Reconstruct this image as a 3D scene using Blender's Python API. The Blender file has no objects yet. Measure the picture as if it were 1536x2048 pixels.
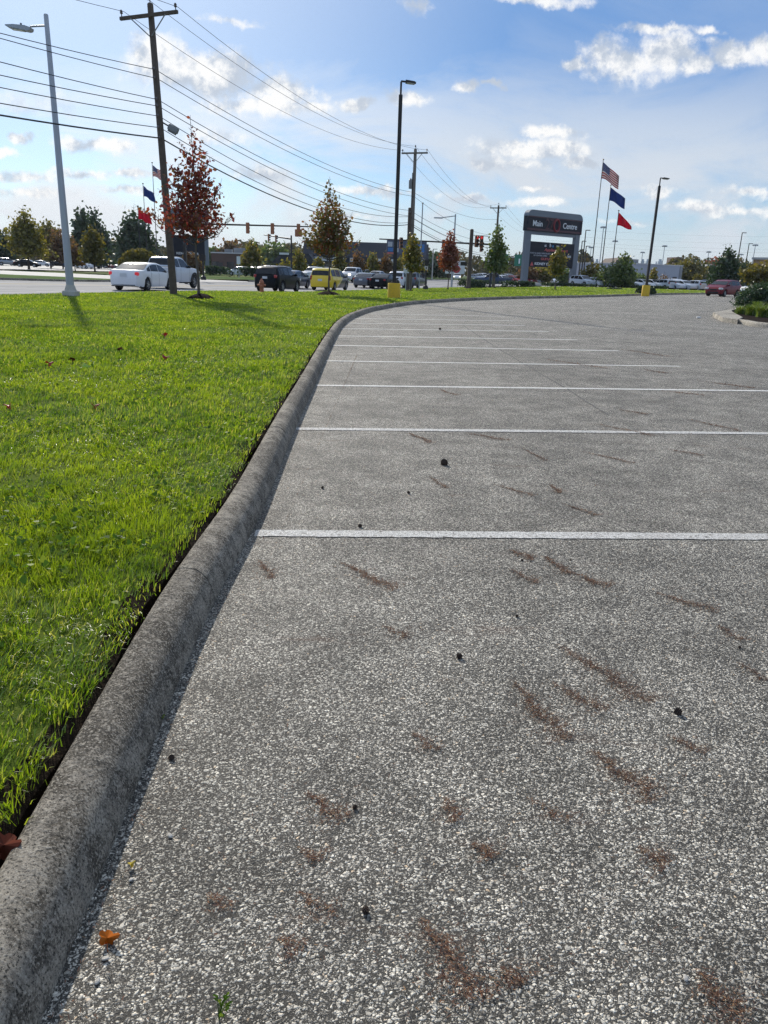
import bpy, math, random
import numpy as np
from mathutils import Vector, Matrix
R = math.radians
sc = bpy.context.scene
C = sc.collection
rng = np.random.default_rng(7)
random.seed(7)

# ------------------------------------------------------------------ camera
F, PITCH, ROLL, EYE = 1510.0, R(17.55), R(1.9), 1.35
fw = np.array([0, math.cos(PITCH), -math.sin(PITCH)])
_r0 = np.array([1.0, 0, 0]); _u0 = np.cross(_r0, fw)
rt = math.cos(ROLL) * _r0 + math.sin(ROLL) * _u0
up = -math.sin(ROLL) * _r0 + math.cos(ROLL) * _u0
cam = bpy.data.cameras.new('camera')
co = bpy.data.objects.new('camera', cam); C.objects.link(co)
M = Matrix(((rt[0], up[0], -fw[0], 0), (rt[1], up[1], -fw[1], 0), (rt[2], up[2], -fw[2], EYE), (0, 0, 0, 1)))
co.matrix_world = M
cam.sensor_fit = 'VERTICAL'; cam.sensor_height = 24.0; cam.lens = 24.0 * F / 2048
cam.clip_start = 0.05; cam.clip_end = 60000
sc.camera = co

def ray(px, py):
    return fw + rt * (px - 768) / F - up * (py - 1024) / F

# ------------------------------------------------------------------ terrain
A18 = R(18)
RD = np.array([math.sin(A18), math.cos(A18)])          # road direction
RN = np.array([-math.cos(A18), math.sin(A18)])         # to the left of the road
RP = np.array([-14.6, 29.0])                           # a point of the near road edge
def sstep(a, b, x):
    t = np.clip((x - a) / (b - a), 0, 1); return t * t * (3 - 2 * t)
def tz(x, y):
    """height of the ground"""
    x = np.asarray(x, float); y = np.asarray(y, float)
    t = (x - RP[0]) * RD[0] + (y - RP[1]) * RD[1]
    s = (x - RP[0]) * RN[0] + (y - RP[1]) * RN[1]
    zr = -0.2 * sstep(11, 27, t) + 0.36 * sstep(70, 130, t)
    zl = 0.28 * sstep(22, 75, y)
    w = sstep(0, -14, s) if False else 1 - sstep(-14, 0, s)
    left = zr + 0.012 * np.clip(s, 0, 20)
    far = sstep(24, 60, s)
    left = left * (1 - far) + 0.2 * far
    return left * (1 - w) + zl * w
def z1(x, y): return float(tz(x, y))
def at(px, Y):
    """ground point seen in direction px at depth Y"""
    d = ray(px, 555); k = Y / d[1]; x = d[0] * k
    return np.array([x, Y, z1(x, Y)])
def hgt(px, py, Y):
    """height above the origin plane of the point seen at px, py at depth Y"""
    d = ray(px, py); return EYE + d[2] * Y / d[1]
def gp(px, py, z=0.0):
    for _ in range(6):
        d = ray(px, py); k = (z - EYE) / d[2]; x, y = d[0] * k, d[1] * k
        z = z1(x, y)
    return np.array([x, y])

# ------------------------------------------------------------------ node helpers
def mat(name):
    m = bpy.data.materials.new(name); m.use_nodes = True
    nt = m.node_tree; nt.nodes.clear()
    return m, nt, nt.nodes.new('ShaderNodeOutputMaterial')
def nd(nt, typ, props=None, **ins):
    n = nt.nodes.new('ShaderNode' + typ)
    for k, v in (props or {}).items(): setattr(n, k, v)
    for k, v in ins.items():
        key = int(k[1:]) if k[0] == 'i' and k[1:].isdigit() else k.replace('_', ' ')
        s = n.inputs[key]
        if isinstance(v, bpy.types.NodeSocket): nt.links.new(v, s)
        else: s.default_value = v
    return n
def mth(nt, op, a, b=None, c=None, clamp=False):
    n = nt.nodes.new('ShaderNodeMath'); n.operation = op; n.use_clamp = clamp
    for i, v in enumerate((a, b, c)):
        if v is None: continue
        if isinstance(v, bpy.types.NodeSocket): nt.links.new(v, n.inputs[i])
        else: n.inputs[i].default_value = v
    return n.outputs[0]
def c4(c): return (c[0], c[1], c[2], 1.0)
def mixc(nt, fac, a, b, mode='MIX'):
    n = nt.nodes.new('ShaderNodeMix'); n.data_type = 'RGBA'; n.blend_type = mode
    for i, v in ((0, fac), (6, a), (7, b)):
        if isinstance(v, bpy.types.NodeSocket): nt.links.new(v, n.inputs[i])
        else: n.inputs[i].default_value = v if i == 0 else (c4(v) if len(v) == 3 else v)
    return n.outputs[2]
def ramp(nt, fac, stops, interp='LINEAR'):
    n = nt.nodes.new('ShaderNodeValToRGB'); n.color_ramp.interpolation = interp
    e = n.color_ramp.elements
    while len(e) < len(stops): e.new(0.5)
    for k, (p, c) in enumerate(stops):
        e[k].position = p; e[k].color = c4(c) if hasattr(c, '__len__') else (c, c, c, 1)
    nt.links.new(fac, n.inputs[0]); return n.outputs[0]
def noise(nt, vec, scale, detail=3, rough=0.55, dist=0.0):
    n = nd(nt, 'TexNoise', Vector=vec, Scale=scale, Detail=detail, Roughness=rough, Distortion=dist)
    return n.outputs[0]
def smooth(nt, x, a, b):
    n = nt.nodes.new('ShaderNodeMapRange'); n.interpolation_type = 'SMOOTHSTEP'
    nt.links.new(x, n.inputs[0]); n.inputs[1].default_value = a; n.inputs[2].default_value = b
    return n.outputs[0]
def bumpn(nt, h, strength, dist):
    return nd(nt, 'Bump', Height=h, Strength=strength, Distance=dist).outputs[0]

def pbr(name, c, rough=0.6, metal=0.0, var=0.12, scale=2.0, bump=0.0, bscale=40.0, coat=0.0, spec=0.5, dirt=None):
    m, nt, out = mat(name)
    tc = nd(nt, 'TexCoord').outputs['Object']
    f = noise(nt, tc, scale, 4)
    a = tuple(x * (1 - var) for x in c); b = tuple(min(1, x * (1 + var)) for x in c)
    colr = mixc(nt, f, a, b)
    if dirt:
        f2 = smooth(nt, noise(nt, tc, scale * 2.7, 5, 0.65), 0.5, 0.75)
        colr = mixc(nt, mth(nt, 'MULTIPLY', f2, dirt[1]), colr, dirt[0])
    p = nd(nt, 'BsdfPrincipled', Base_Color=colr, Roughness=rough, Metallic=metal)
    p.inputs['Coat Weight'].default_value = coat; p.inputs['Coat Roughness'].default_value = 0.06
    p.inputs['Specular IOR Level'].default_value = spec
    if bump:
        nt.links.new(bumpn(nt, noise(nt, tc, bscale, 4, 0.6), bump, 0.01), p.inputs['Normal'])
    nt.links.new(p.outputs[0], out.inputs[0]); return m

def leafmat(name, cols, trans=0.45, gloss=0.06, patch=None, pscale=0.5, tm=(1.5, 1.4, 0.85)):
    """cols: stops by leaf; patch: (colour, amount) by slow noise"""
    m, nt, out = mat(name)
    rnd = nd(nt, 'NewGeometry').outputs['Random Per Island']
    colr = ramp(nt, rnd, [(i / (len(cols) - 1), c) for i, c in enumerate(cols)])
    if patch:
        pos = nd(nt, 'TexCoord').outputs['Object']
        f = smooth(nt, noise(nt, pos, pscale, 2, 0.5), 0.42, 0.66)
        colr = mixc(nt, mth(nt, 'MULTIPLY', f, patch[1]), colr, patch[0])
        if len(patch) > 2: colr = mixc(nt, mth(nt, 'MULTIPLY', smooth(nt, noise(nt, pos, pscale * 2.6, 3, .6), .48, .64), patch[3]), colr, patch[2])
    d = nd(nt, 'BsdfDiffuse', Color=colr).outputs[0]
    tcol = mixc(nt, 1.0, colr, tm, 'MULTIPLY')
    t = nd(nt, 'BsdfTranslucent', Color=tcol).outputs[0]
    g = nd(nt, 'BsdfGlossy', Color=(1, 1, 1, 1), Roughness=0.42).outputs[0]
    a = nd(nt, 'MixShader', i0=trans, i1=d, i2=t).outputs[0]
    b = nd(nt, 'MixShader', i0=gloss, i1=a, i2=g).outputs[0]
    nt.links.new(b, out.inputs[0]); return m

# ------------------------------------------------------------------ mesh helpers
class MB:
    def __init__(self): self.v = []; self.f = []; self.mi = []; self.cur = 0
    def add(self, vs, fs, T=None):
        o = len(self.v)
        if T is not None: vs = [T @ Vector(p) for p in vs]
        self.v.extend([tuple(p) for p in vs])
        for f in fs: self.f.append(tuple(i + o for i in f)); self.mi.append(self.cur)
        return self
    def box(self, c, s, T=None, bev=0.0):
        x, y, z = (k / 2 for k in s); cx, cy, cz = c
        if bev <= 0:
            vs = [(cx + a * x, cy + b * y, cz + d * z) for d in (-1, 1) for b in (-1, 1) for a in (-1, 1)]
            fs = [(0, 2, 3, 1), (4, 5, 7, 6), (0, 1, 5, 4), (2, 6, 7, 3), (0, 4, 6, 2), (1, 3, 7, 5)]
        else:
            e = bev; ring = [(-x + e, -y), (x - e, -y), (x, -y + e), (x, y - e), (x - e, y), (-x + e, y), (-x, y - e), (-x, -y + e)]
            k = [max(0.2, 1 - e / max(x, y)), 1, 1, max(0.2, 1 - e / max(x, y))]
            zz = [-z, -z + e, z - e, z]; vs = []
            for q, zq in zip(k, zz): vs += [(cx + a * q, cy + b * q, cz + zq) for a, b in ring]
            fs = [tuple(range(7, -1, -1)), tuple(range(24, 32))]
            for r_ in range(3):
                for i in range(8):
                    j = (i + 1) % 8; fs.append((r_ * 8 + i, r_ * 8 + j, r_ * 8 + 8 + j, r_ * 8 + 8 + i))
        return self.add(vs, fs, T)
    def tube(self, pts, rad, n=8, T=None):
        pts = [Vector(p) for p in pts]
        if not hasattr(rad, '__len__'): rad = [rad] * len(pts)
        vs = []; fs = []
        pu = None
        for i, p in enumerate(pts):
            d = (pts[min(i + 1, len(pts) - 1)] - pts[max(i - 1, 0)])
            d = d.normalized() if d.length > 1e-9 else Vector((0, 0, 1))
            a = Vector((1, 0, 0)) if pu is None else pu
            if abs(a.dot(d)) > 0.95: a = Vector((0, 1, 0))
            u = (a - d * a.dot(d)).normalized(); w = d.cross(u); pu = u
            for k in range(n):
                t = 2 * math.pi * k / n; vs.append(p + (u * math.cos(t) + w * math.sin(t)) * rad[i])
        for i in range(len(pts) - 1):
            for k in range(n):
                j = (k + 1) % n; fs.append((i * n + k, i * n + j, i * n + n + j, i * n + n + k))
        fs.append(tuple(range(n - 1, -1, -1))); b = (len(pts) - 1) * n; fs.append(tuple(range(b, b + n)))
        return self.add(vs, fs, T)
    def lathe(self, prof, n=20, T=None):
        """prof: (radius, z) from bottom to top"""
        vs = []; fs = []
        for r_, z in prof: vs += [(r_ * math.cos(2 * math.pi * k / n), r_ * math.sin(2 * math.pi * k / n), z) for k in range(n)]
        for i in range(len(prof) - 1):
            for k in range(n):
                j = (k + 1) % n; fs.append((i * n + k, i * n + j, i * n + n + j, i * n + n + k))
        fs.append(tuple(range(n - 1, -1, -1))); b = (len(prof) - 1) * n; fs.append(tuple(range(b, b + n)))
        return self.add(vs, fs, T)
    def prism(self, out, y0, y1, T=None):
        """outline in x,z pushed along y"""
        n = len(out)
        vs = [(a, y0, b) for a, b in out] + [(a, y1, b) for a, b in out]
        fs = [tuple(range(n)), tuple(range(2 * n - 1, n - 1, -1))] + [(i, n + i, n + (i + 1) % n, (i + 1) % n) for i in range(n)]
        return self.add(vs, fs, T)
    def grid(self, rows, T=None):
        n = len(rows[0]); vs = [p for r_ in rows for p in r_]; fs = []
        for i in range(len(rows) - 1):
            for k in range(n - 1): fs.append((i * n + k, i * n + k + 1, i * n + n + k + 1, i * n + n + k))
        return self.add(vs, fs, T)
    def build(self, name, m, parent=None, smooth=None, loc=None, rotz=0.0):
        me = bpy.data.meshes.new(name); me.from_pydata(self.v, [], self.f); me.update()
        for q in (m if isinstance(m, (list, tuple)) else [m]): me.materials.append(q)
        if any(self.mi): me.polygons.foreach_set('material_index', self.mi)
        if smooth is not None:
            me.polygons.foreach_set('use_smooth', [True] * len(me.polygons))
            if smooth < 180: me.set_sharp_from_angle(angle=R(smooth))
        o = bpy.data.objects.new(name, me); C.objects.link(o)
        if parent: o.parent = parent
        if loc is not None: o.location = loc
        if rotz: o.rotation_euler = (0, 0, rotz)
        return o
def npmesh(name, V, faces_n, idx, m, parent=None, loc=None):
    """V (n,3); faces_n loop totals; idx flat loop vertex indices"""
    me = bpy.data.meshes.new(name)
    me.vertices.add(len(V)); me.vertices.foreach_set('co', np.ascontiguousarray(V, np.float32).ravel())
    me.loops.add(len(idx)); me.loops.foreach_set('vertex_index', np.ascontiguousarray(idx, np.int32))
    st = np.concatenate(([0], np.cumsum(faces_n)[:-1])).astype(np.int32)
    me.polygons.add(len(faces_n)); me.polygons.foreach_set('loop_start', st)
    me.update(calc_edges=True)
    for q in (m if isinstance(m, (list, tuple)) else [m]): me.materials.append(q)
    o = bpy.data.objects.new(name, me); C.objects.link(o)
    if parent: o.parent = parent
    if loc is not None: o.location = loc
    return o
def props(o, label=None, cat=None, group=None, kind=None):
    if label: o['label'] = label
    if cat: o['category'] = cat
    if group: o['group'] = group
    if kind: o['kind'] = kind
    return o
def thing(name, label, cat, loc=(0, 0, 0), rotz=0.0, group=None):
    o = bpy.data.objects.new(name, None); C.objects.link(o)
    o.location = loc; o.rotation_euler = (0, 0, rotz); o.empty_display_size = 0.2
    return props(o, label, cat, group)
def struct(o): o['kind'] = 'structure'; return o
def dup(root, loc, rotz=0.0, label=None, group=None, scale=None):
    r_ = root.copy(); C.objects.link(r_); r_.location = loc; r_.rotation_euler = (0, 0, rotz)
    if label: r_['label'] = label
    if group: r_['group'] = group
    if scale: r_.scale = (scale,) * 3
    for ch in list(root.children):
        c = ch.copy(); C.objects.link(c); c.parent = r_
        for g in ch.children:
            d = g.copy(); C.objects.link(d); d.parent = c
    return r_
def repaint(o, m, slot=0):
    o.material_slots[slot].link = 'OBJECT'; o.material_slots[slot].material = m
FONT = bpy.data.fonts.load('<builtin>') if '<builtin>' in [f.filepath for f in bpy.data.fonts] else None
def lettering(s, height, m, name, parent, loc, rot, ext=0.02, bold=0.0, width=None, shear=0.0, spacing=1.0):
    cu = bpy.data.curves.new(name, 'FONT'); cu.body = s; cu.size = height / 0.7; cu.extrude = ext
    cu.align_x = 'CENTER'; cu.align_y = 'CENTER'; cu.offset = bold; cu.shear = shear; cu.space_character = spacing
    cu.resolution_u = 4
    tmp = bpy.data.objects.new(name, cu); C.objects.link(tmp)
    dg = bpy.context.evaluated_depsgraph_get()
    me = bpy.data.meshes.new_from_object(tmp.evaluated_get(dg))
    bpy.data.objects.remove(tmp); bpy.data.curves.remove(cu)
    if width:
        xs = [v.co.x for v in me.vertices]; k = width / (max(xs) - min(xs))
        for v in me.vertices: v.co.x *= k
    me.materials.clear(); me.materials.append(m)
    o = bpy.data.objects.new(name, me); C.objects.link(o)
    o.parent = parent; o.location = loc; o.rotation_euler = rot
    return o

# ------------------------------------------------------------------ world: sky and clouds
SUN_AZ, SUN_EL = R(-23), R(29)           # left of the view, ahead
w = bpy.data.worlds.new('World'); sc.world = w; w.use_nodes = True
nt = w.node_tree; nt.nodes.clear()
out = nt.nodes.new('ShaderNodeOutputWorld')
sky = nd(nt, 'TexSky', {'sky_type': 'NISHITA', 'sun_disc': False, 'sun_elevation': SUN_EL, 'sun_rotation': SUN_AZ,
                        'air_density': 1.0, 'dust_density': 0.6, 'ozone_density': 2.0, 'altitude': 200})
tc = nd(nt, 'TexCoord').outputs['Generated']
sep = nd(nt, 'SeparateXYZ', Vector=tc)
ay = mth(nt, 'MAXIMUM', mth(nt, 'ABSOLUTE', sep.outputs[1]), 0.05)
U = mth(nt, 'DIVIDE', sep.outputs[0], ay); V = mth(nt, 'DIVIDE', sep.outputs[2], ay)
uv = nd(nt, 'CombineXYZ', X=U, Y=V, Z=mth(nt, 'MULTIPLY', mth(nt, 'SIGN', sep.outputs[1]), 3.0)).outputs[0]
wob = nd(nt, 'TexNoise', Vector=uv, Scale=26, Detail=6, Roughness=0.62)
wv = nd(nt, 'VectorMath', {'operation': 'SUBTRACT'}, i0=wob.outputs[1], i1=(0.5, 0.5, 0.5)).outputs[0]
wv = nd(nt, 'VectorMath', {'operation': 'MULTIPLY'}, i0=wv, i1=(0.055, 0.03, 0)).outputs[0]
uvw = nd(nt, 'VectorMath', {'operation': 'ADD'}, i0=uv, i1=wv).outputs[0]
CL = [(1255, 125, 75, 46, 1), (1330, 105, 60, 40, 1), (1215, 110, 40, 38, .9), (1395, 122, 42, 24, 1), (1470, 104, 60, 28, 1), (1530, 96, 40, 30, 1),
      (1300, 56, 80, 12, .75), (1150, 128, 24, 13, .9), (1420, 60, 30, 9, .6), (1075, 2, 85, 12, .8), (835, 12, 32, 22, .6),
      (320, 120, 75, 52, 1), (430, 150, 110, 44, 1.05), (560, 185, 80, 34, .95), (520, 212, 120, 20, .85), (625, 215, 40, 14, .8),
      (720, 208, 42, 13, .95), (815, 194, 46, 18, .95), (940, 172, 28, 13, .9), (985, 170, 20, 8, .8),
      (1090, 265, 65, 12, .8), (1075, 298, 105, 18, .9), (972, 330, 32, 14, .95), (1165, 328, 32, 13, .95), (1040, 322, 90, 12, .6),
      (42, 277, 32, 12, .95), (190, 292, 80, 17, .95), (10, 305, 26, 10, .8), (40, 352, 80, 12, .7), (170, 350, 70, 9, .7), (265, 345, 36, 8, .7),
      (510, 350, 66, 16, .8), (60, 385, 90, 10, .55), (250, 380, 60, 9, .6), (1315, 382, 38, 10, .85), (1400, 414, 66, 11, .7), (1500, 384, 50, 13, .75),
      (1065, 378, 27, 6, .8), (1082, 405, 55, 8, .7), (750, 380, 100, 11, .75), (930, 398, 50, 8, .7), (1475, 425, 70, 9, .55), (690, 430, 80, 8, .5),
      (465, 40, 60, 7, .38), (1260, 440, 60, 7, .5), (430, 275, 60, 16, .4), (60, 215, 80, 22, .3)]
acc = None
for (px, py, rx, ry, wt) in CL:
    d = ray(px, py); u0, v0 = d[0] / d[1], d[2] / d[1]
    e = ray(px + rx, py); ru = abs(e[0] / e[1] - u0); e = ray(px, py + ry); rv = abs(e[2] / e[1] - v0)
    a = nd(nt, 'VectorMath', {'operation': 'SUBTRACT'}, i0=uvw, i1=(u0, v0, 0)).outputs[0]
    a = nd(nt, 'VectorMath', {'operation': 'MULTIPLY'}, i0=a, i1=(1 / ru, 1 / rv, 0)).outputs[0]
    l = nd(nt, 'VectorMath', {'operation': 'LENGTH'}, i0=a).outputs['Value']
    b = mth(nt, 'MULTIPLY_ADD', l, -0.75 * wt, 1.0 * wt)
    acc = b if acc is None else mth(nt, 'SMOOTH_MAX', acc, b, 0.12)
fb = noise(nt, uv, 17, 8, 0.66)
fb2 = noise(nt, uv, 60, 5, 0.6)
dens = mth(nt, 'ADD', acc, mth(nt, 'MULTIPLY_ADD', fb, 1.5, -0.75))
dens = mth(nt, 'ADD', dens, mth(nt, 'MULTIPLY_ADD', fb2, 0.5, -0.25))
cmask = smooth(nt, dens, -0.04, 0.60)
# light and dark of the cloud bodies: lit on the sun side, greyer underneath
sh_uv = nd(nt, 'VectorMath', {'operation': 'ADD'}, i0=uv, i1=(-0.012, 0.02, 0)).outputs[0]
fbs = noise(nt, sh_uv, 17, 6, 0.62)
rel = mth(nt, 'SUBTRACT', fb, fbs)
lit = smooth(nt, rel, -0.12, 0.10)
# thin veil, growing to the horizon
vm = nd(nt, 'VectorMath', {'operation': 'MULTIPLY'}, i0=uv, i1=(2.2, 5.0, 1)).outputs[0]
veil = smooth(nt, noise(nt, vm, 1.5, 6, 0.6, 0.6), 0.30, 0.62)
lowv = mth(nt, 'SUBTRACT', 1.0, smooth(nt, V, 0.10, 0.29))
veil = mth(nt, 'MULTIPLY', veil, mth(nt, 'MULTIPLY_ADD', lowv, 0.78, 0.20))
hor = mth(nt, 'SUBTRACT', 1.0, smooth(nt, V, -0.02, 0.16))
veil = mth(nt, 'MAXIMUM', veil, mth(nt, 'MULTIPLY', hor, 0.85))
veil = mth(nt, 'MAXIMUM', veil, mth(nt, 'MULTIPLY', smooth(nt, V, 0.45, 0.9), 0.55))     # unseen white veil overhead, added as neutral fill light
sund = Vector((math.sin(SUN_AZ) * math.cos(SUN_EL), math.cos(SUN_AZ) * math.cos(SUN_EL), math.sin(SUN_EL)))
dt = nd(nt, 'VectorMath', {'operation': 'DOT_PRODUCT'}, i0=tc, i1=tuple(sund)).outputs['Value']
glow = smooth(nt, dt, 0.80, 1.02)
veil = mth(nt, 'MAXIMUM', veil, mth(nt, 'MULTIPLY', glow, 0.42))
skyc = mixc(nt, 1.0, sky.outputs[0], (0.66, 0.93, 1.24), 'MULTIPLY')
deep = mth(nt, 'MULTIPLY', smooth(nt, V, 0.08, 0.30), mth(nt, 'MULTIPLY_ADD', glow, -0.55, 0.82))
skys = nd(nt, 'VectorMath', {'operation': 'SCALE'}, i0=skyc, Scale=0.075).outputs[0]
bg1 = nd(nt, 'Background', Color=mixc(nt, deep, skys, (0.12, 0.28, 0.60)), Strength=1.0).outputs[0]
bgv = nd(nt, 'Background', Color=mixc(nt, glow, (0.62, 0.67, 0.735), (0.93, 0.945, 0.96)), Strength=0.98).outputs[0]
ccol = mixc(nt, lit, (0.52, 0.58, 0.67), (1.0, 0.99, 0.97))
bgc = nd(nt, 'Background', Color=ccol, Strength=0.92).outputs[0]
s1 = nd(nt, 'MixShader', i0=veil, i1=bg1, i2=bgv).outputs[0]
s2 = nd(nt, 'MixShader', i0=mth(nt, 'MULTIPLY', cmask, 0.9), i1=s1, i2=bgc).outputs[0]
nt.links.new(s2, out.inputs[0])
w.cycles.sampling_method = 'MANUAL'; w.cycles.sample_map_resolution = 512

sl = bpy.data.lights.new('sun', 'SUN'); sl.energy = 4.4; sl.angle = R(1.0); sl.color = (1.0, 0.93, 0.82)
so = bpy.data.objects.new('sun', sl); C.objects.link(so)
so.rotation_euler = (-sund).to_track_quat('-Z', 'Y').to_euler(); so.location = (0, 0, 40)
sc.view_settings.view_transform = 'Standard'; sc.view_settings.look = 'None'
sc.view_settings.exposure = 0.2; sc.view_settings.gamma = 1.0
sc.cycles.max_bounces = 8; sc.cycles.transparent_max_bounces = 16
sc.cycles.use_denoising = True; sc.cycles.denoiser = 'OPENIMAGEDENOISE'; sc.cycles.denoising_input_passes = 'RGB_ALBEDO_NORMAL'; sc.cycles.denoising_prefilter = 'NONE'

# ------------------------------------------------------------------ paths
def catmull(P, step=0.5):
    P = [np.array(p, float) for p in P]; P = [2 * P[0] - P[1]] + P + [2 * P[-1] - P[-2]]
    o = []
    for i in range(1, len(P) - 2):
        n = max(2, int(np.linalg.norm(P[i + 1] - P[i]) / step))
        for k in range(n):
            t = k / n; a, b, c, d = P[i - 1:i + 3]
            o.append(0.5 * ((2 * b) + (c - a) * t + (2 * a - 5 * b + 4 * c - d) * t * t + (3 * b - a - 3 * c + d) * t ** 3))
    o.append(P[-2]); return np.array(o)
def resample(P, n):
    P = np.array(P, float); s = np.concatenate(([0], np.cumsum(np.linalg.norm(np.diff(P, axis=0), axis=1))))
    q = np.linspace(0, s[-1], n); return np.stack([np.interp(q, s, P[:, k]) for k in range(P.shape[1])], 1)
def offset(P, d):
    T = np.gradient(P, axis=0); T /= np.linalg.norm(T, axis=1)[:, None]
    return P + np.stack([-T[:, 1], T[:, 0]], 1) * d          # to the left of travel
KPX = [(95, 2048), (240, 1650), (330, 1440), (430, 1190), (506, 1070), (590, 862), (630, 772), (650, 723), (665, 690), (675, 671), (690, 650),
       (715, 634), (760, 620), (850, 607), (1000, 599), (1200, 594), (1420, 589)]
kp = [(-0.50, -4.0), (-0.56, -1.5), (-0.58, 0.2)] + [tuple(gp(*q)) for q in KPX]
kp += [(kp[-1][0] + 12, kp[-1][1] + 6), (kp[-1][0] + 30, kp[-1][1] + 12)]
KERB = catmull(kp, 0.25)
for _ in range(6): KERB[1:-1] = KERB[1:-1] * 0.5 + (KERB[:-2] + KERB[2:]) * 0.25

def road_pt(t, s=0.0): return RP + RD * t + RN * s

# ------------------------------------------------------------------ ground materials
def asphalt(name, stone_lo, stone_hi, paint=0.0):
    m, nt, out = mat(name)
    pos = nd(nt, 'TexCoord').outputs['Object']
    warp = nd(nt, 'TexNoise', Vector=pos, Scale=80, Detail=3).outputs[1]
    wv = nd(nt, 'VectorMath', {'operation': 'MULTIPLY_ADD'}, i0=warp, i1=(0.017, 0.017, 0.017), i2=pos).outputs[0]
    def layer(scale, rlo, rspan, stops):
        v = nd(nt, 'TexVoronoi', Vector=wv, Scale=scale, Randomness=1.0)
        sp = nd(nt, 'SeparateColor', Color=v.outputs['Color'])
        r_ = mth(nt, 'MULTIPLY_ADD', sp.outputs[1], rspan, rlo)
        q = mth(nt, 'DIVIDE', v.outputs['Distance'], mth(nt, 'MAXIMUM', r_, 0.02))
        dome = mth(nt, 'SQRT', mth(nt, 'MAXIMUM', mth(nt, 'SUBTRACT', 1.0, mth(nt, 'MULTIPLY', q, q)), 0.0))
        mask = smooth(nt, q, 1.04, 0.80)
        return mask, dome, ramp(nt, sp.outputs[0], stops), sp.outputs[2]
    m1, d1, c1, r1 = layer(134.0, 0.30, 0.40, [(0.0, (0.055, 0.051, 0.045)), (0.18, (0.18, 0.168, 0.146)), (0.5, (0.355, 0.333, 0.29)), (0.8, (0.50, 0.472, 0.412)), (0.97, (0.66, 0.625, 0.545)), (1.0, (0.46, 0.34, 0.22))])
    m2, d2, c2, r2 = layer(240.0, 0.20, 0.50, [(0.0, (0.04, 0.038, 0.034)), (0.4, (0.17, 0.16, 0.142)), (0.8, (0.34, 0.322, 0.285)), (1.0, (0.58, 0.55, 0.48))])
    g0 = noise(nt, pos, 420, 2, 0.6)
    base = mixc(nt, smooth(nt, g0, 0.4, 0.62), (0.028, 0.0265, 0.024), (0.085, 0.081, 0.073))
    colr = mixc(nt, m1, mixc(nt, m2, base, c2), c1)
    ht = mth(nt, 'MAXIMUM', mth(nt, 'MULTIPLY', d1, mth(nt, 'MULTIPLY_ADD', r1, 0.5, 0.5)), mth(nt, 'MULTIPLY', d2, 0.45))
    big = noise(nt, pos, 0.55, 5, 0.6)
    mid = noise(nt, pos, 3.2, 4, 0.6)
    k = mth(nt, 'MULTIPLY_ADD', smooth(nt, big, 0.30, 0.70), 0.42, 0.90)
    k = mth(nt, 'MULTIPLY', k, mth(nt, 'MULTIPLY_ADD', smooth(nt, mid, 0.32, 0.66), 0.42, 0.80))
    colr = nd(nt, 'VectorMath', {'operation': 'SCALE'}, i0=colr, Scale=k).outputs[0]
    colr = nd(nt, 'VectorMath', {'operation': 'MULTIPLY'}, i0=colr, i1=(1.015, 1.0, 0.965)).outputs[0]
    # rust-brown needle dirt in drifts
    mp = nd(nt, 'Mapping', Vector=pos); mp.inputs['Rotation'].default_value = (0, 0, R(-35)); mp.inputs['Scale'].default_value = (0.9, 4.0, 1)
    st = smooth(nt, noise(nt, mp.outputs[0], 1.1, 6, 0.66), 0.60, 0.74)
    colr = mixc(nt, mth(nt, 'MULTIPLY', st, 0.5), colr, (0.13, 0.075, 0.05))
    if paint:
        pn = smooth(nt, noise(nt, pos, 38, 5, 0.7), 0.35, 0.47)
        pg = mth(nt, 'MULTIPLY', mth(nt, 'MAXIMUM', mth(nt, 'MAXIMUM', m1, m2), 0.45 if paint < .96 else 0.9), pn)
        old = smooth(nt, noise(nt, pos, 1.6, 4, 0.6), 0.25, 0.75)
        pc = mixc(nt, old, (0.84, 0.825, 0.78), (0.72, 0.70, 0.66))
        colr = mixc(nt, mth(nt, 'MULTIPLY', pg, paint), colr, pc)
    b1 = nd(nt, 'Bump', Height=ht, Strength=1.0 if not paint else 0.8, Distance=0.0060).outputs[0]
    rough = mth(nt, 'MULTIPLY_ADD', r1, -0.15, 0.75)
    p = nd(nt, 'BsdfPrincipled', Base_Color=colr, Roughness=rough, Normal=b1)
    nt.links.new(mth(nt, 'MULTIPLY_ADD', mth(nt, 'MAXIMUM', m1, mth(nt, 'MULTIPLY', m2, 0.35)), 0.30, 0.10), p.inputs['Specular IOR Level'])
    nt.links.new(p.outputs[0], out.inputs[0]); return m
M_ASPH = asphalt('lot_asphalt', 0.03, 0.5)
M_STRIPE = asphalt('stripe_paint', 0.03, 0.5, paint=0.95)
M_STRIPE2 = asphalt('far_stripe_paint', 0.03, 0.5, paint=0.97)

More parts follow.
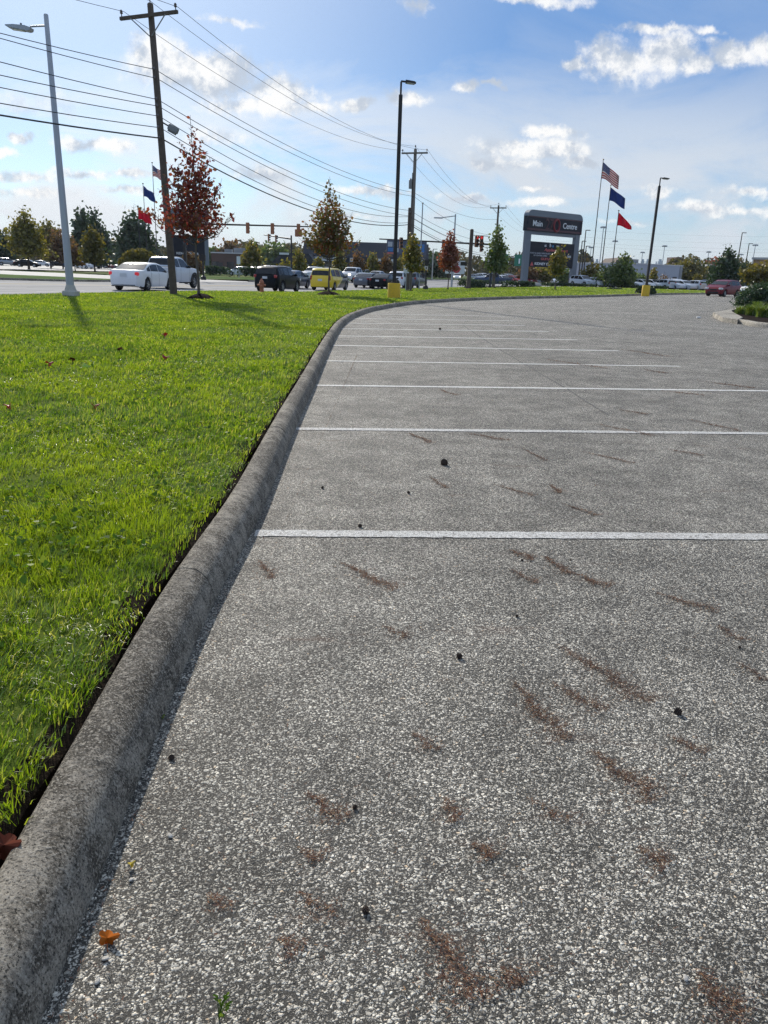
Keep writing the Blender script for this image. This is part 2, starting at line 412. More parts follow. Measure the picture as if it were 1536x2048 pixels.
def flatmat(name, c1, c2, scale, stretch=(1, 1, 1), rough=0.85, fine=None, bump=0.0):
    m, nt, out = mat(name)
    pos = nd(nt, 'TexCoord').outputs['Object']
    sv = nd(nt, 'VectorMath', {'operation': 'MULTIPLY'}, i0=pos, i1=stretch).outputs[0]
    f = noise(nt, sv, scale, 5, 0.6)
    colr = mixc(nt, smooth(nt, f, 0.3, 0.7), c1, c2)
    if fine:
        g = noise(nt, pos, fine[0], 3, 0.7)
        colr = mixc(nt, smooth(nt, g, 0.35, 0.7), colr, fine[1]) if len(fine) < 3 else mixc(nt, mth(nt, 'MULTIPLY', smooth(nt, g, 0.35, 0.7), fine[2]), colr, fine[1])
    p = nd(nt, 'BsdfPrincipled', Base_Color=colr, Roughness=rough); p.inputs['Specular IOR Level'].default_value = 0.25 if rough < .94 else 0.02
    if bump: nt.links.new(bumpn(nt, noise(nt, pos, fine[0] if fine else 40, 4, 0.65), bump, 0.012), p.inputs['Normal'])
    nt.links.new(p.outputs[0], out.inputs[0]); return m
M_ROAD = flatmat('road_concrete', (0.13, 0.13, 0.135), (0.30, 0.30, 0.30), 1.0, (0.75, 0.012, 1), 0.93, (14, (0.2, 0.2, 0.2), 0.4))
M_FARLOT = flatmat('worn_lot_asphalt', (0.20, 0.20, 0.20), (0.32, 0.32, 0.31), 0.12, (1, 1, 1), 0.8)
M_GROUND = flatmat('rough_ground', (0.05, 0.09, 0.02), (0.10, 0.12, 0.035), 0.06, (1, 1, 1), 0.95)
M_TURF = flatmat('turf_base', (0.060, 0.085, 0.014), (0.10, 0.13, 0.02), 0.5, (1, 1, 1), 0.95, (22, (0.045, 0.08, 0.012), 0.5), 0.8)
M_SOIL = flatmat('dark_soil', (0.018, 0.013, 0.009), (0.035, 0.026, 0.018), 9, (1, 1, 1), 0.95, (60, (0.012, 0.01, 0.008)), 1.0)
M_MULCH = flatmat('dark_mulch', (0.016, 0.012, 0.010), (0.04, 0.028, 0.02), 14, (1, 1, 1), 0.95, (70, (0.01, 0.008, 0.008)), 1.0)
M_WALK = flatmat('pale_concrete', (0.42, 0.40, 0.36), (0.55, 0.53, 0.48), 1.2, (1, 1, 1), 0.85, (50, (0.36, 0.34, 0.3), 0.5), 0.3)

def kerbmat(name, light, dark):
    m, nt, out = mat(name)
    pos = nd(nt, 'TexCoord').outputs['Object']
    sp = nd(nt, 'SeparateXYZ', Vector=pos)
    g1 = noise(nt, pos, 150, 5, 0.75); g2 = noise(nt, pos, 11, 7, 0.68); g3 = noise(nt, pos, 1.3, 5, 0.62); g4 = noise(nt, pos, 45, 5, 0.7)
    vs = nd(nt, 'VectorMath', {'operation': 'MULTIPLY'}, i0=pos, i1=(1.0, 1.0, 0.12)).outputs[0]
    st = noise(nt, vs, 34, 4, 0.6)
    c = mixc(nt, smooth(nt, g2, 0.40, 0.60), dark, light)
    c = mixc(nt, mth(nt, 'MULTIPLY', smooth(nt, g3, 0.46, 0.60), 0.75), c, tuple(x * 0.6 for x in dark))
    c = mixc(nt, mth(nt, 'MULTIPLY', smooth(nt, g4, 0.52, 0.62), 0.55), c, tuple(min(1, x * 1.45) for x in light))
    c = mixc(nt, mth(nt, 'MULTIPLY', smooth(nt, g1, 0.54, 0.60), 0.8), c, (0.50, 0.455, 0.38))
    c = mixc(nt, mth(nt, 'MULTIPLY', mth(nt, 'SUBTRACT', 1.0, smooth(nt, g1, 0.40, 0.46)), 0.9), c, (0.02, 0.02, 0.018))
    c = mixc(nt, mth(nt, 'MULTIPLY', smooth(nt, st, 0.5, 0.7), 0.3), c, (0.06, 0.062, 0.062))
    p = nd(nt, 'BsdfPrincipled', Base_Color=c, Roughness=0.92); p.inputs['Specular IOR Level'].default_value = 0.15
    hb = mth(nt, 'MULTIPLY_ADD', g1, 0.8, mth(nt, 'MULTIPLY', g4, 0.9))
    nt.links.new(bumpn(nt, hb, 1.0, 0.009), p.inputs['Normal'])
    nt.links.new(p.outputs[0], out.inputs[0]); return m
M_KERB = kerbmat('weathered_concrete', (0.33, 0.295, 0.24), (0.12, 0.104, 0.082))
M_KERB2 = kerbmat('pale_kerb_concrete', (0.46, 0.42, 0.35), (0.27, 0.25, 0.215))

# ------------------------------------------------------------------ ground sheets
def lines(*segs):
    o = []
    for a, b, n in segs: o += list(np.linspace(a, b, n, endpoint=False))
    o.append(segs[-1][1]); return o
gx = lines((-18000, -600, 6), (-600, -150, 9), (-150, 150, 60), (150, 600, 9), (600, 18000, 6))
gy = lines((-3000, -40, 4), (-40, 160, 44), (160, 600, 12), (600, 18000, 8))
mb = MB(); mb.grid([[(x, y, z1(x, y) - 0.16) for x in gx] for y in gy]); struct(mb.build('ground', M_GROUND))

# parking lot: ruled from under the kerb to its far right side
kl = offset(KERB, 0.09); N = len(kl)
right = resample([(60, -6), (110, 10), (130, 60), (130, 96)], N)
right[:, 0] = np.maximum(right[:, 0], kl[:, 0] + 4)
mb = MB(); rows = []
cols = np.concatenate((np.linspace(0, 0.2, 14, endpoint=False), np.linspace(0.2, 1, 12)))
for a, b in zip(kl[::2], right[::2]):
    q = [a * (1 - u) + b * u for u in cols]; rows.append([(p[0], p[1], z1(*p)) for p in q])
mb.grid(rows); struct(mb.build('parking_lot', M_ASPH))

def ribbon(P, w, lift=0.004):
    """flat strip of width w along P, laid on the ground"""
    T = np.gradient(P, axis=0); T /= np.linalg.norm(T, axis=1)[:, None]; Nn = np.stack([-T[:, 1], T[:, 0]], 1) * w / 2
    return [[(a[0], a[1], z1(*a) + lift), (b[0], b[1], z1(*b) + lift)] for a, b in zip(P + Nn, P - Nn)]
def ragged(rows, seed):
    g = np.random.default_rng(seed + 60); o = []
    for a, b in rows:
        d = np.array(a) - np.array(b); d /= np.linalg.norm(d); o.append([tuple(np.array(a) + d * g.normal(0, .0028)), tuple(np.array(b) + d * g.normal(0, .0028))])
    return o
STR = [((510, 1067), (1620, 1075)), ((592, 858), (1600, 868)), ((633, 771), (1600, 783)), ((652, 722), (1362, 733)), ((666, 691), (1238, 702)),
       ((677, 672), (1155, 680)), ((682, 657.5), (1097, 663)), ((692, 646.5), (1050, 651)), ((707, 637), (1030, 642)), ((742, 628), (1010, 633))]
ends = []
for a, b in STR:
    a = gp(*a); b = gp(*b); d = (b - a) / np.linalg.norm(b - a); b = a + d * (6.1 if a[1] < 11 else min(6.0, np.linalg.norm(b - a)))
    mb = MB(); mb.grid(ragged(ribbon(np.linspace(a, b, 160), 0.105 if len(ends) < 4 else 0.125), len(ends))); struct(mb.build('parking_stripe', M_STRIPE if len(ends) < 2 else M_STRIPE2)); ends.append((a, b))

M_SEAM = flatmat('tar_seam', (0.06, 0.058, 0.055), (0.17, 0.165, 0.155), 30, (1, 1, 1), 0.9)
for pts, wd, m in (([(925, 650), (985, 690), (1060, 735), (1130, 776), (1215, 830)], .024, M_SEAM),):
    q = catmull([gp(*p) for p in pts], .15); q = q + np.random.default_rng(2).normal(0, .006, q.shape)
    mb = MB(); mb.grid(ribbon(q, wd, .003)); struct(mb.build('pavement_seam', m))

# kerb between lot and lawn, with a rounded lot side
KP = [(0.0, -0.06), (0.004, 0.02), (0.016, 0.066), (0.034, 0.104), (0.056, 0.130), (0.082, 0.145), (0.115, 0.150), (0.146, 0.148), (0.160, 0.138), (0.166, 0.12), (0.168, -0.06)]
def kerb(name, path, prof, m, joints=None, seed=0):
    mb = MB(); offs = [offset(path, d) for d, _ in prof]; rr = random.Random(seed)
    s = np.concatenate(([0], np.cumsum(np.linalg.norm(np.diff(path, axis=0), axis=1))))
    rows = []
    for i in range(len(path)):
        rows.append([(o[i][0], o[i][1], z1(*path[i]) + z) for o, (_, z) in zip(offs, prof)])
    if joints:                       # cut into stones with a thin groove between
        js = joints; cur = []; k = 0
        for i in range(len(path)):
            cur.append(rows[i])
            if k < len(js) and i + 1 < len(path) and s[i + 1] > js[k]:
                f = (js[k] - s[i]) / (s[i + 1] - s[i]); g = 0.010 / (s[i + 1] - s[i])
                A = [tuple(np.array(p) * (1 - f + g) + np.array(q) * (f - g)) for p, q in zip(rows[i], rows[i + 1])]
                B = [tuple(np.array(p) * (1 - f - g) + np.array(q) * (f + g)) for p, q in zip(rows[i], rows[i + 1])]
                cen = np.mean(np.array(A), 0)
                A2 = [tuple(cen + (np.array(p) - cen) * 0.78) for p in A]; B2 = [tuple(cen + (np.array(p) - cen) * 0.78) for p in B]
                cur += [A, A2, B2, B]; k += 1
        rows = cur
    mb.grid(rows); return mb.build(name, m, smooth=50)
sK = np.concatenate(([0], np.cumsum(np.linalg.norm(np.diff(KERB, axis=0), axis=1))))
jn = gp(352, 1187)
j0 = sK[np.argmin(np.linalg.norm(KERB - jn, axis=1))]
struct(kerb('lot_kerb', KERB, KP, M_KERB, joints=[j0 + 3.05 * k for k in range(-1, 28)]))

# lawn: ruled between the kerb back and the road edge, then along the beds in front of the sign
redge = [road_pt(-40, -0.22), road_pt(-10, -0.22), road_pt(20, -0.22), road_pt(60, -0.22), (12.5, 92), (28, 108), (45, 115), (80, 122)]
wv_ = 0.012 * np.sin(np.arange(N) * 1.31) + 0.010 * np.sin(np.arange(N) * 0.53 + 1) + np.random.default_rng(8).normal(0, .006, N)
kin = offset(KERB, 0.194); kin = kin + (offset(KERB, 1.0) - offset(KERB, 0.0)) * wv_[:, None]; rr = resample(redge, N)
LAWNZ = 0.135
def lawn_z(x, y, u=None): return z1(x, y) + LAWNZ
mb = MB(); rows = []
cu = np.concatenate(([0, 0], [0.003], np.linspace(0.0, 0.12, 6)[1:], np.linspace(0.12, 1, 18)[1:], [1]))
rr_ = np.random.default_rng(3)
for i, (a, b) in enumerate(zip(kin, rr)):
    row = []
    for j, u in enumerate(cu):
        p = a * (1 - u) + b * u
        if j == 0 or j == len(cu) - 1: z = z1(*p) - 0.08
        elif j == 1: p = p + rr_.normal(0, 0.006, 2); z = lawn_z(*p) - 0.035
        else: z = lawn_z(*p)
        row.append((p[0], p[1], z))
    rows.append(row)
mb.grid(rows); mb.mi = [1 if (k % (len(cu) - 1)) < 2 else 0 for k in range(len(mb.f))]; struct(mb.build('lawn', [M_TURF, M_SOIL], smooth=30))
# bare soil in the gap behind the kerb
mb = MB(); a = offset(KERB, 0.155); b = offset(KERB, 0.26)
mb.grid([[(p[0], p[1], z1(*p) + 0.052), (q[0], q[1], z1(*q) + 0.058)] for p, q in zip(a, b)]); struct(mb.build('soil_edge', M_SOIL))

# road, built in its own frame so that wear runs along it
ROT = Matrix.Rotation(-A18, 4, 'Z'); ROADM = Matrix.Translation((RP[0], RP[1], 0)) @ ROT
def road_sheet(name, s0, s1, t0, t1, m, lift=0.0, ns=6, nt_=90, kind=True):
    mb = MB(); rows = []
    for t in np.linspace(t0, t1, nt_):
        row = []
        for s in np.linspace(s0, s1, ns):
            p = road_pt(t, s); row.append((-s, t, z1(*p) + lift))
        rows.append(row)
    mb.grid(rows); o = mb.build(name, m); o.matrix_world = ROADM
    return struct(o) if kind else o
ROADW = 17.5
road_sheet('road', -0.6, ROADW + 0.1, -70, 600, M_ROAD, 0.0, 8, 160)
M_LINE = flatmat('worn_white_paint', (0.72, 0.72, 0.70), (0.5, 0.5, 0.5), 3.0)
M_YEL = flatmat('worn_yellow_paint', (0.62, 0.42, 0.06), (0.5, 0.36, 0.08), 3.0)
for s in (3.6, 7.1, 14.0):
    for t in range(-30, 100, 9): road_sheet('lane_marking', s, s + 0.13, t, t + 3.2, M_LINE, 0.005, 2, 3)
road_sheet('lane_marking', 0.35, 0.48, -50, 70, M_LINE, 0.005, 2, 40)
for s in (10.45, 10.75): road_sheet('lane_marking', s, s + 0.11, -50, 70, M_YEL, 0.005, 2, 40)
# kerb, verge, walk and lot on the far side of the road
kp2 = np.array([road_pt(t, ROADW) for t in np.linspace(-70, 33, 60)])
def box_kerb(name, path, m, w=0.16, h=0.15):
    return struct(kerb(name, path, [(0, -0.05), (0.01, h - 0.02), (0.03, h), (w, h), (w, -0.05)], m))
box_kerb('road_kerb', kp2, M_KERB)
kp3 = np.array([road_pt(t, ROADW) for t in np.linspace(52, 160, 40)]); box_kerb('road_kerb', kp3, M_KERB)
kp4 = np.array([road_pt(t, -0.2) for t in np.linspace(-60, 70, 80)]); box_kerb('road_kerb', kp4, M_KERB2)
M_VERGE = flatmat('verge_grass', (0.035, 0.085, 0.010), (0.075, 0.13, 0.016), 0.16, (1, 1, 1), 0.95, (4, (0.03, 0.06, 0.01), 0.5), 0.5)
road_sheet('grass_verge', ROADW + 0.15, 62, -90, 33, M_VERGE, 0.13, 8, 40)
road_sheet('grass_verge', ROADW + 0.15, 30, 56, 160, M_VERGE, 0.13, 8, 30)
road_sheet('far_sidewalk', 44, 46.2, -90, 33, M_WALK, 0.16, 2, 30)
road_sheet('side_drive', ROADW - 0.05, 80, 33.2, 55.8, M_FARLOT, -0.03, 8, 12)
road_sheet('far_left_lot', 62.2, 190, -110, 200, M_FARLOT, -0.02, 6, 20)
mb = MB(); mb.grid([[(x, y, z1(x, y) + 0.0) for x in np.linspace(16 + (y - 118) * 0.1, 330, 20)] for y in np.linspace(123, 330, 20)])
struct(mb.build('far_right_lot', M_FARLOT))

# ------------------------------------------------------------------ grass
M_GRASS = leafmat('grass_blades', [(0.034, 0.072, 0.006), (0.072, 0.135, 0.008), (0.12, 0.20, 0.010), (0.18, 0.265, 0.014), (0.27, 0.34, 0.03), (0.42, 0.37, 0.15)], 0.55, 0.055,
                  patch=((0.23, 0.29, 0.014), 0.6, (0.050, 0.105, 0.010), 0.55), pscale=0.8, tm=(1.45, 1.5, 0.6))
ky = KERB[:, 1]; kx = offset(KERB, 0.196)
order = np.argsort(kx[:, 1])
def kerb_x(y): return np.interp(y, kx[order, 1], kx[order, 0])
def lawn_mask(x, y):
    """inside the lawn: left of the kerb, right of the road edge"""
    s = (x - RP[0]) * RN[0] + (y - RP[1]) * RN[1]
    return (x < kerb_x(y)) & (s < -0.3) & (y < np.interp(x, [3.9, 12.5, 28, 45, 80], [900, 92, 108, 115, 122]))
def blades(n, ylo, yhi, dens, width, length, seed):
    g = np.random.default_rng(seed); xs = []; ys = []
    step = 0.1
    for y in np.arange(ylo, yhi, step):
        xr = min(float(kerb_x(y)) if y < 44 else 60.0, 0.56 * y + 1.0); xl = -0.56 * y - 0.9
        k = g.poisson(1.25 * dens(y) * step * max(0, xr - xl))
        xs.append(g.uniform(xl, xr, k)); ys.append(g.uniform(y, y + step, k))
    x = np.concatenate(xs); y = np.concatenate(ys); m = lawn_mask(x, y); return x[m], y[m]
def lownoise(x, y, s, seed):
    g = np.random.default_rng(seed); o = np.zeros_like(x)
    for k in range(7):
        a = g.uniform(0, 6.28); f = s * 1.55 ** k * g.uniform(.8, 1.2); ph = g.uniform(0, 6.28, 2)
        o += np.sin((x * math.cos(a) + y * math.sin(a)) * f + ph[0] + 1.5 * np.sin((y * math.cos(a) - x * math.sin(a)) * f * 0.7 + ph[1])) / (1.25 ** k)
    return o / 3.0
def make_grass(name, ylo, yhi, dens, seed):
    g = np.random.default_rng(seed)
    x, y = blades(0, ylo, yhi, dens, 0, 0, seed); n = len(x)
    edge = np.clip((kerb_x(y) - x) / 0.22, 0, 1)
    keep = g.random(n) < (0.8 + 0.2 * edge); x, y, edge = x[keep], y[keep], edge[keep]; n = len(x)
    clump = lownoise(x, y, 2.3, 5) * .5 + lownoise(x, y, 16.0, 6) * 1.0
    keep = g.random(n) < np.clip(0.66 + 0.42 * clump, .25, 1) + np.clip((y - 8) / 20, 0, 1); x, y, edge, clump = x[keep], y[keep], edge[keep], clump[keep]; n = len(x)
    L = (0.045 + 0.023 * clump + g.normal(0, 0.012, n)) * (0.72 + 0.28 * edge)
    L = np.clip(L, 0.018, 0.13) * (1 + 0.010 * np.clip(y - 6, 0, 40) * 0.3)
    W = np.maximum(0.0034, 0.0011 * y) * g.uniform(0.7, 1.3, n)
    x = x + np.where(edge < .12, g.normal(0, .012, n), 0)
    th = 2.4 * lownoise(x, y, 1.3, 11) + 1.6 * lownoise(x, y, 9.0, 12) + g.normal(0, 0.9, n)           # lean direction, in drifts
    lean = np.clip(0.60 + 0.30 * lownoise(x, y, 1.7, 17) + 0.22 * lownoise(x, y, 11., 19) + g.normal(0, 0.30, n), 0.02, 1.5)
    dx, dy = np.cos(th), np.sin(th); fa = g.uniform(0, np.pi, n); wx, wy = np.cos(fa) * W / 2, np.sin(fa) * W / 2
    z0 = tz(x, y) + LAWNZ - 0.004
    mx = x + dx * L * 0.5 * np.sin(lean * 0.6); my = y + dy * L * 0.5 * np.sin(lean * 0.6); mz = z0 + L * 0.5 * np.cos(lean * 0.6)
    tx = mx + dx * L * 0.5 * np.sin(lean * 1.4); ty = my + dy * L * 0.5 * np.sin(lean * 1.4); tzz = mz + L * 0.5 * np.cos(lean * 1.4)
    V = np.empty((n, 5, 3), np.float32)
    V[:, 0] = np.stack([x - wx, y - wy, z0], 1); V[:, 1] = np.stack([x + wx, y + wy, z0], 1)
    V[:, 2] = np.stack([mx + wx * .85, my + wy * .85, mz], 1); V[:, 3] = np.stack([mx - wx * .85, my - wy * .85, mz], 1)
    V[:, 4] = np.stack([tx, ty, tzz], 1)
    b = (np.arange(n) * 5)[:, None]
    idx = np.concatenate([b + [0, 1, 2, 3], b + [3, 2, 4]], 1).ravel()
    o = npmesh(name, V.reshape(-1, 3), np.tile([4, 3], n), idx, M_GRASS)
    return props(o, kind='stuff')
make_grass('grass', 0.9, 112, lambda y: min(15000, 15000 * (2.6 / max(y, .1)) ** 1.5), 21)
# clover and broad weeds in the turf
M_CLOVER = leafmat('clover_leaf', [(0.04, 0.10, 0.01), (0.10, 0.19, 0.012), (0.26, 0.34, 0.03)], 0.5, 0.012)
def make_weeds():
    g = np.random.default_rng(5); x, y = blades(0, 0.9, 12, lambda y: min(1000, 1000 * (2.6 / y) ** 1.4), 0, 0, 44)
    k = (lownoise(x, y, 3.0, 9) > 0.1) & (g.random(len(x)) < 0.8); x, y = x[k], y[k]; n = len(x)
    z = tz(x, y) + LAWNZ + g.uniform(0.02, 0.06, n); r_ = g.uniform(0.006, 0.017, n) * np.maximum(1, y / 8); a = g.uniform(0, 6.28, n); ti = g.normal(0, 0.5, (n, 2))
    V = np.empty((n, 6, 3), np.float32)
    for i in range(6):
        q = a + i * math.pi / 3; rr2 = r_ * (1.0 if i % 2 == 0 else 0.75)
        V[:, i] = np.stack([x + np.cos(q) * rr2, y + np.sin(q) * rr2, z + (np.cos(q) * ti[:, 0] + np.sin(q) * ti[:, 1]) * rr2], 1)
    idx = ((np.arange(n) * 6)[:, None] + np.arange(6)).ravel()
    return props(npmesh('clover_weeds', V.reshape(-1, 3), np.full(n, 6), idx, M_CLOVER), kind='stuff')
make_weeds()

# ------------------------------------------------------------------ small litter
def maple_leaf(name, loc, size, m, label, rot, tilt=(0.2, 0.1)):
    mb = MB(); n = 20; pts = []
    for i in range(n):
        a = 2 * math.pi * i / n; r_ = size * (0.66 + 0.34 * abs(math.cos(2.5 * a)) ** 0.7) * (0.62 if abs(a - math.pi * 1.5) < 0.5 else 1)
        pts.append((r_ * math.cos(a), r_ * math.sin(a), 0.34 * size * math.cos(3 * a + .5) + 0.62 * size * math.cos(2 * a)))
    vs = [(0, 0, 0.0)] + pts + [(p[0], p[1], p[2] - 0.0006) for p in pts] + [(0, 0, -0.0008)]
    fs = [(0, i + 1, (i + 1) % n + 1) for i in range(n)] + [(2 * n + 1, n + 1 + (i + 1) % n, n + 1 + i) for i in range(n)] + [(i + 1, n + 1 + i, n + 1 + (i + 1) % n, (i + 1) % n + 1) for i in range(n)]
    mb.add(vs, fs); o = mb.build(name, m); o.location = loc; o.rotation_euler = (tilt[0], tilt[1], rot)
    sm = MB(); sm.tube([(0, -size * 0.5, 0.001), (0, -size * 0.95, size * 0.1), (size * 0.1, -size * 1.3, size * 0.12)], size * 0.03, 5); sm.build('stem', m, o)
    return props(o, label, 'leaf')
M_LRED = leafmat('red_leaf', [(0.30, 0.03, 0.03), (0.4, 0.05, 0.05)], 0.4, 0.05)
M_LORG = leafmat('orange_leaf', [(0.36, 0.10, 0.012), (0.46, 0.14, 0.015)], 0.35, 0.01)
M_LYEL = leafmat('yellow_leaf', [(0.5, 0.40, 0.03), (0.5, 0.42, 0.05)], 0.4, 0.05)
M_LGRN = leafmat('pale_green_leaf', [(0.35, 0.5, 0.08), (0.35, 0.5, 0.1)], 0.4, 0.05)
M_LBRN = leafmat('brown_leaf', [(0.09, 0.025, 0.018), (0.12, 0.035, 0.02)], 0.2, 0.005)
def g3(px, py, z): 
    p = gp(px, py, z); d = ray(px, py); 
    for _ in range(4):
        zz = z1(*p) + z; k = (zz - EYE) / d[2]; p = np.array([d[0] * k, d[1] * k])
    return (p[0], p[1], z1(*p) + z)
for (px, py, s, m, lb, a) in [
        (215, 1876, .021, M_LORG, 'curled orange brown leaf on the pavement beside the kerb', .4),
        (262, 1728, .009, M_LYEL, 'tiny yellow leaf scrap on the gravelly pavement near the kerb', 1.1),
        (8, 1690, .035, M_LBRN, 'dark red brown leaf in the soil gap at the kerb, cut by the picture edge', .2)]:
    maple_leaf('fallen_leaf', g3(px, py, 0.012 if px > 100 else 0.14), s, m, lb, a, (0.5, 0.3))
for (px, py, s, m, lb, a) in [
        (330, 714, .062, M_LRED, 'bright red leaf lying in the grass, largest of the red ones', .4),
        (97, 726, .062, M_LRED, 'pink red leaf in the grass toward the left side of the lawn', 1.3),
        (144, 719, .055, M_LBRN, 'brown red leaf in the grass between two red leaves', 2.2),
        (173, 733, .065, M_LGRN, 'pale yellow green leaf standing up in the lawn', 0.2),
        (329, 669, .07, M_LRED, 'small red leaf in the grass, farthest of the red ones', 3.0),
        (18, 810, .045, M_LRED, 'dull red leaf in shadowed grass at the left picture edge', 4.0),
        (240, 699, .06, M_LBRN, 'dark brown curled leaf in the grass behind the pale green leaf', 5.0),
        (188, 811, .045, M_LRED, 'small rust red leaf in the middle of the lawn', 1.0)]:
    maple_leaf('fallen_leaf', g3(px, py, LAWNZ + 0.05), s * .8, m, lb, a, (0.7, 0.35))
M_CONE = pbr('pine_cone_scales', (0.05, 0.032, 0.022), 0.8, var=0.4, scale=60, bump=0.6, bscale=150)
def pine_cone(loc, r_, label, rz, seed):
    r_ *= .62; g = random.Random(seed); mb = MB()
    mb.lathe([(r_ * .2, -r_ * .8), (r_ * .62, -r_ * .5), (r_ * .75, 0), (r_ * .55, r_ * .6), (r_ * .15, r_ * 1.0)], 10)
    for k in range(46):                # scales stand out in a spiral
        a = k * 2.39996; t = k / 45; z = r_ * (-0.75 + 1.7 * t); q = r_ * (0.95 * math.sin(math.pi * (0.16 + 0.8 * t)) + .1)
        c, s = math.cos(a), math.sin(a); wd = r_ * 0.24
        p = lambda rad, side, dz: (c * rad - s * side, s * rad + c * side, z + dz)
        mb.add([p(q * .45, -wd * .6, -r_ * .1), p(q * .45, wd * .6, -r_ * .1), p(q * 1.08, wd, r_ * .06), p(q * 1.2, 0, r_ * .16), p(q * 1.08, -wd, r_ * .06), p(q * .5, 0, r_ * .12)],
               [(0, 1, 2, 3, 4), (0, 5, 1), (1, 5, 2), (2, 5, 3), (3, 5, 4), (4, 5, 0)])
    o = mb.build('pine_cone', M_CONE); o.location = (loc[0], loc[1], loc[2] + r_ * 0.72); o.rotation_euler = (R(g.uniform(55, 85)), g.uniform(-.3, .3), rz)
    return props(o, label, 'pine cone', 'pine cones scattered on the pavement')
for i, (px, py, r_, lb) in enumerate([
        (1355, 1428, .0185, 'dark pine cone with a plain shadow, nearest one on the right side of the pavement'),
        (918, 1316, .019, 'dark pine cone in mid pavement below the first white stripe'),
        (888, 930, .040, 'largest dark pine cone, lying between the first and second white stripes'),
        (1034, 1234, .010, 'small black pine cone just above a brown needle drift'),
        (731, 1824, .0135, 'dark pine cone on the coarse gravel nearest the bottom of the picture'),
        (343, 1518, .012, 'dark pine cone close to the foot of the kerb'),
        (709, 1617, .011, 'flattened dark pine cone on the near pavement, upper one of the bottom pair'),
        (817, 987, .015, 'small dark pine cone between the first two stripes, left of a bigger cone'),
        (645, 977, .015, 'small dark pine cone between the first two stripes, nearest the kerb'),
        (1479, 1296, .008, 'tiny flat pine cone near the right picture edge'),
        (1044, 1122, .009, 'tiny dark pine cone just below the first white stripe'),
        (1141, 1121, .007, 'smallest dark pine cone, right of another tiny one below the first stripe'),
        (720, 1054, .016, 'dark pine cone lying against the upper edge of the first stripe'),
        (880, 660, .055, 'dark pine cone far off among the distant stripes')]):
    pine_cone(g3(px, py, 0.0), r_, lb, i * 1.3, i)
M_STONE = pbr('pale_pebble', (0.42, 0.40, 0.36), 0.75, var=0.2, scale=90, bump=0.4, bscale=200)
def pebble(loc, s, label, rz):
    s *= .62
    mb = MB(); prof = [(0.12, -.5), (.6, -.42), (.95, -.1), (.9, .2), (.55, .45), (.1, .52)]; mb.lathe([(a * s, b * s * .9) for a, b in prof], 12)
    mb.v = [(x * 1.35, y * (0.85 + 0.12 * math.sin(x / s * 3)), z * 0.62) for x, y, z in mb.v]
    o = mb.build('pebble', M_STONE, smooth=60); o.location = (loc[0], loc[1], loc[2] + s * 0.28); o.rotation_euler = (0.1, 0.15, rz)
    return props(o, label, 'pebble', 'loose pebbles on the pavement')
for px, py, s, lb in [(340, 1672, .011, 'pale oval pebble casting a shadow near the kerb, above the yellow leaf scrap'), (211, 1918, .011, 'white chalky pebble just below the orange leaf'), (195, 1963, .010, 'grey rounded pebble next to the kerb near the bottom'),
                      (1371, 1957, .010, 'tan pebble beside a dark needle patch at the bottom right'), (262, 1760, .009, 'small white pebble between the yellow scrap and the orange leaf')]:
    pebble(g3(px, py, 0.002), s, lb, px * .7)
M_LITTER = pbr('white_paper', (0.75, 0.74, 0.72), 0.8)
mb = MB(); mb.box((0, 0, 0), (.17, .11, .06), bev=.025); mb.box((.05, .02, .035), (.09, .07, .03), Matrix.Rotation(.4, 4, 'Y'), bev=.012)
o = mb.build('litter_scrap', M_LITTER, smooth=70); o.location = np.array(g3(1397, 635, 0.03)); props(o, 'crumpled white paper scrap on the open lot left of the planted island', 'litter')

# pine needles in rusty drifts
STK = [((1130, 1300), (1285, 1395), 1.6), ((1030, 1370), (1120, 1470), 1.5), ((1110, 1370), (1200, 1420), 1.1), ((1190, 1510), (1300, 1590), 1.6), ((690, 1130), (780, 1175), 1.2), ((1020, 1102), (1065, 1118), .9),
       ((1090, 1115), (1135, 1145), .8), ((1320, 1190), (1425, 1220), .9), ((1340, 1475), (1405, 1505), .8), ((850, 1850), (950, 1990), 1.5), ((1400, 1950), (1480, 2040), 1.3), ((1280, 1700), (1330, 1730), 1.0), ((620, 1590), (680, 1640), 1.0),
       ((1010, 1940), (1040, 1970), .8), ((950, 1690), (985, 1715), .8), ((770, 1255), (815, 1275), .7), ((1440, 1255), (1480, 1280), .7), ((520, 1125), (545, 1155), .7), ((820, 868), (860, 884), 1.0), ((940, 868), (1010, 880), .9), ((1140, 1145), (1210, 1172), .9),
       ((1100, 970), (1120, 985), .7), ((990, 970), (1060, 990), .5), ((860, 955), (890, 975), .5), ((1170, 905), (1260, 925), .6), ((1240, 820), (1290, 828), .8), ((1420, 765), (1500, 775), .9), ((1290, 740), (1330, 746), .7), ((1340, 900), (1400, 910), .6), ((880, 780), (910, 790), .6), ((1330, 783), (1400, 790), .7),
       ((1130, 1010), (1190, 1030), .5), ((1050, 900), (1090, 920), .5), ((600, 1700), (640, 1720), .6), ((890, 1600), (915, 1640), .8), ((1020, 1140), (1070, 1165), .6), ((1480, 1330), (1530, 1360), .6), ((560, 1880), (600, 1900), .5), ((600, 1790), (660, 1830), .5), ((1060, 1600), (1130, 1640), .4), ((1200, 850), (1300, 870), .7), ((1380, 840), (1470, 860), .7), ((1100, 720), (1200, 735), .6), ((1250, 700), (1330, 712), .6), ((420, 1790), (450, 1820), .4), ((830, 1470), (870, 1500), .6)]
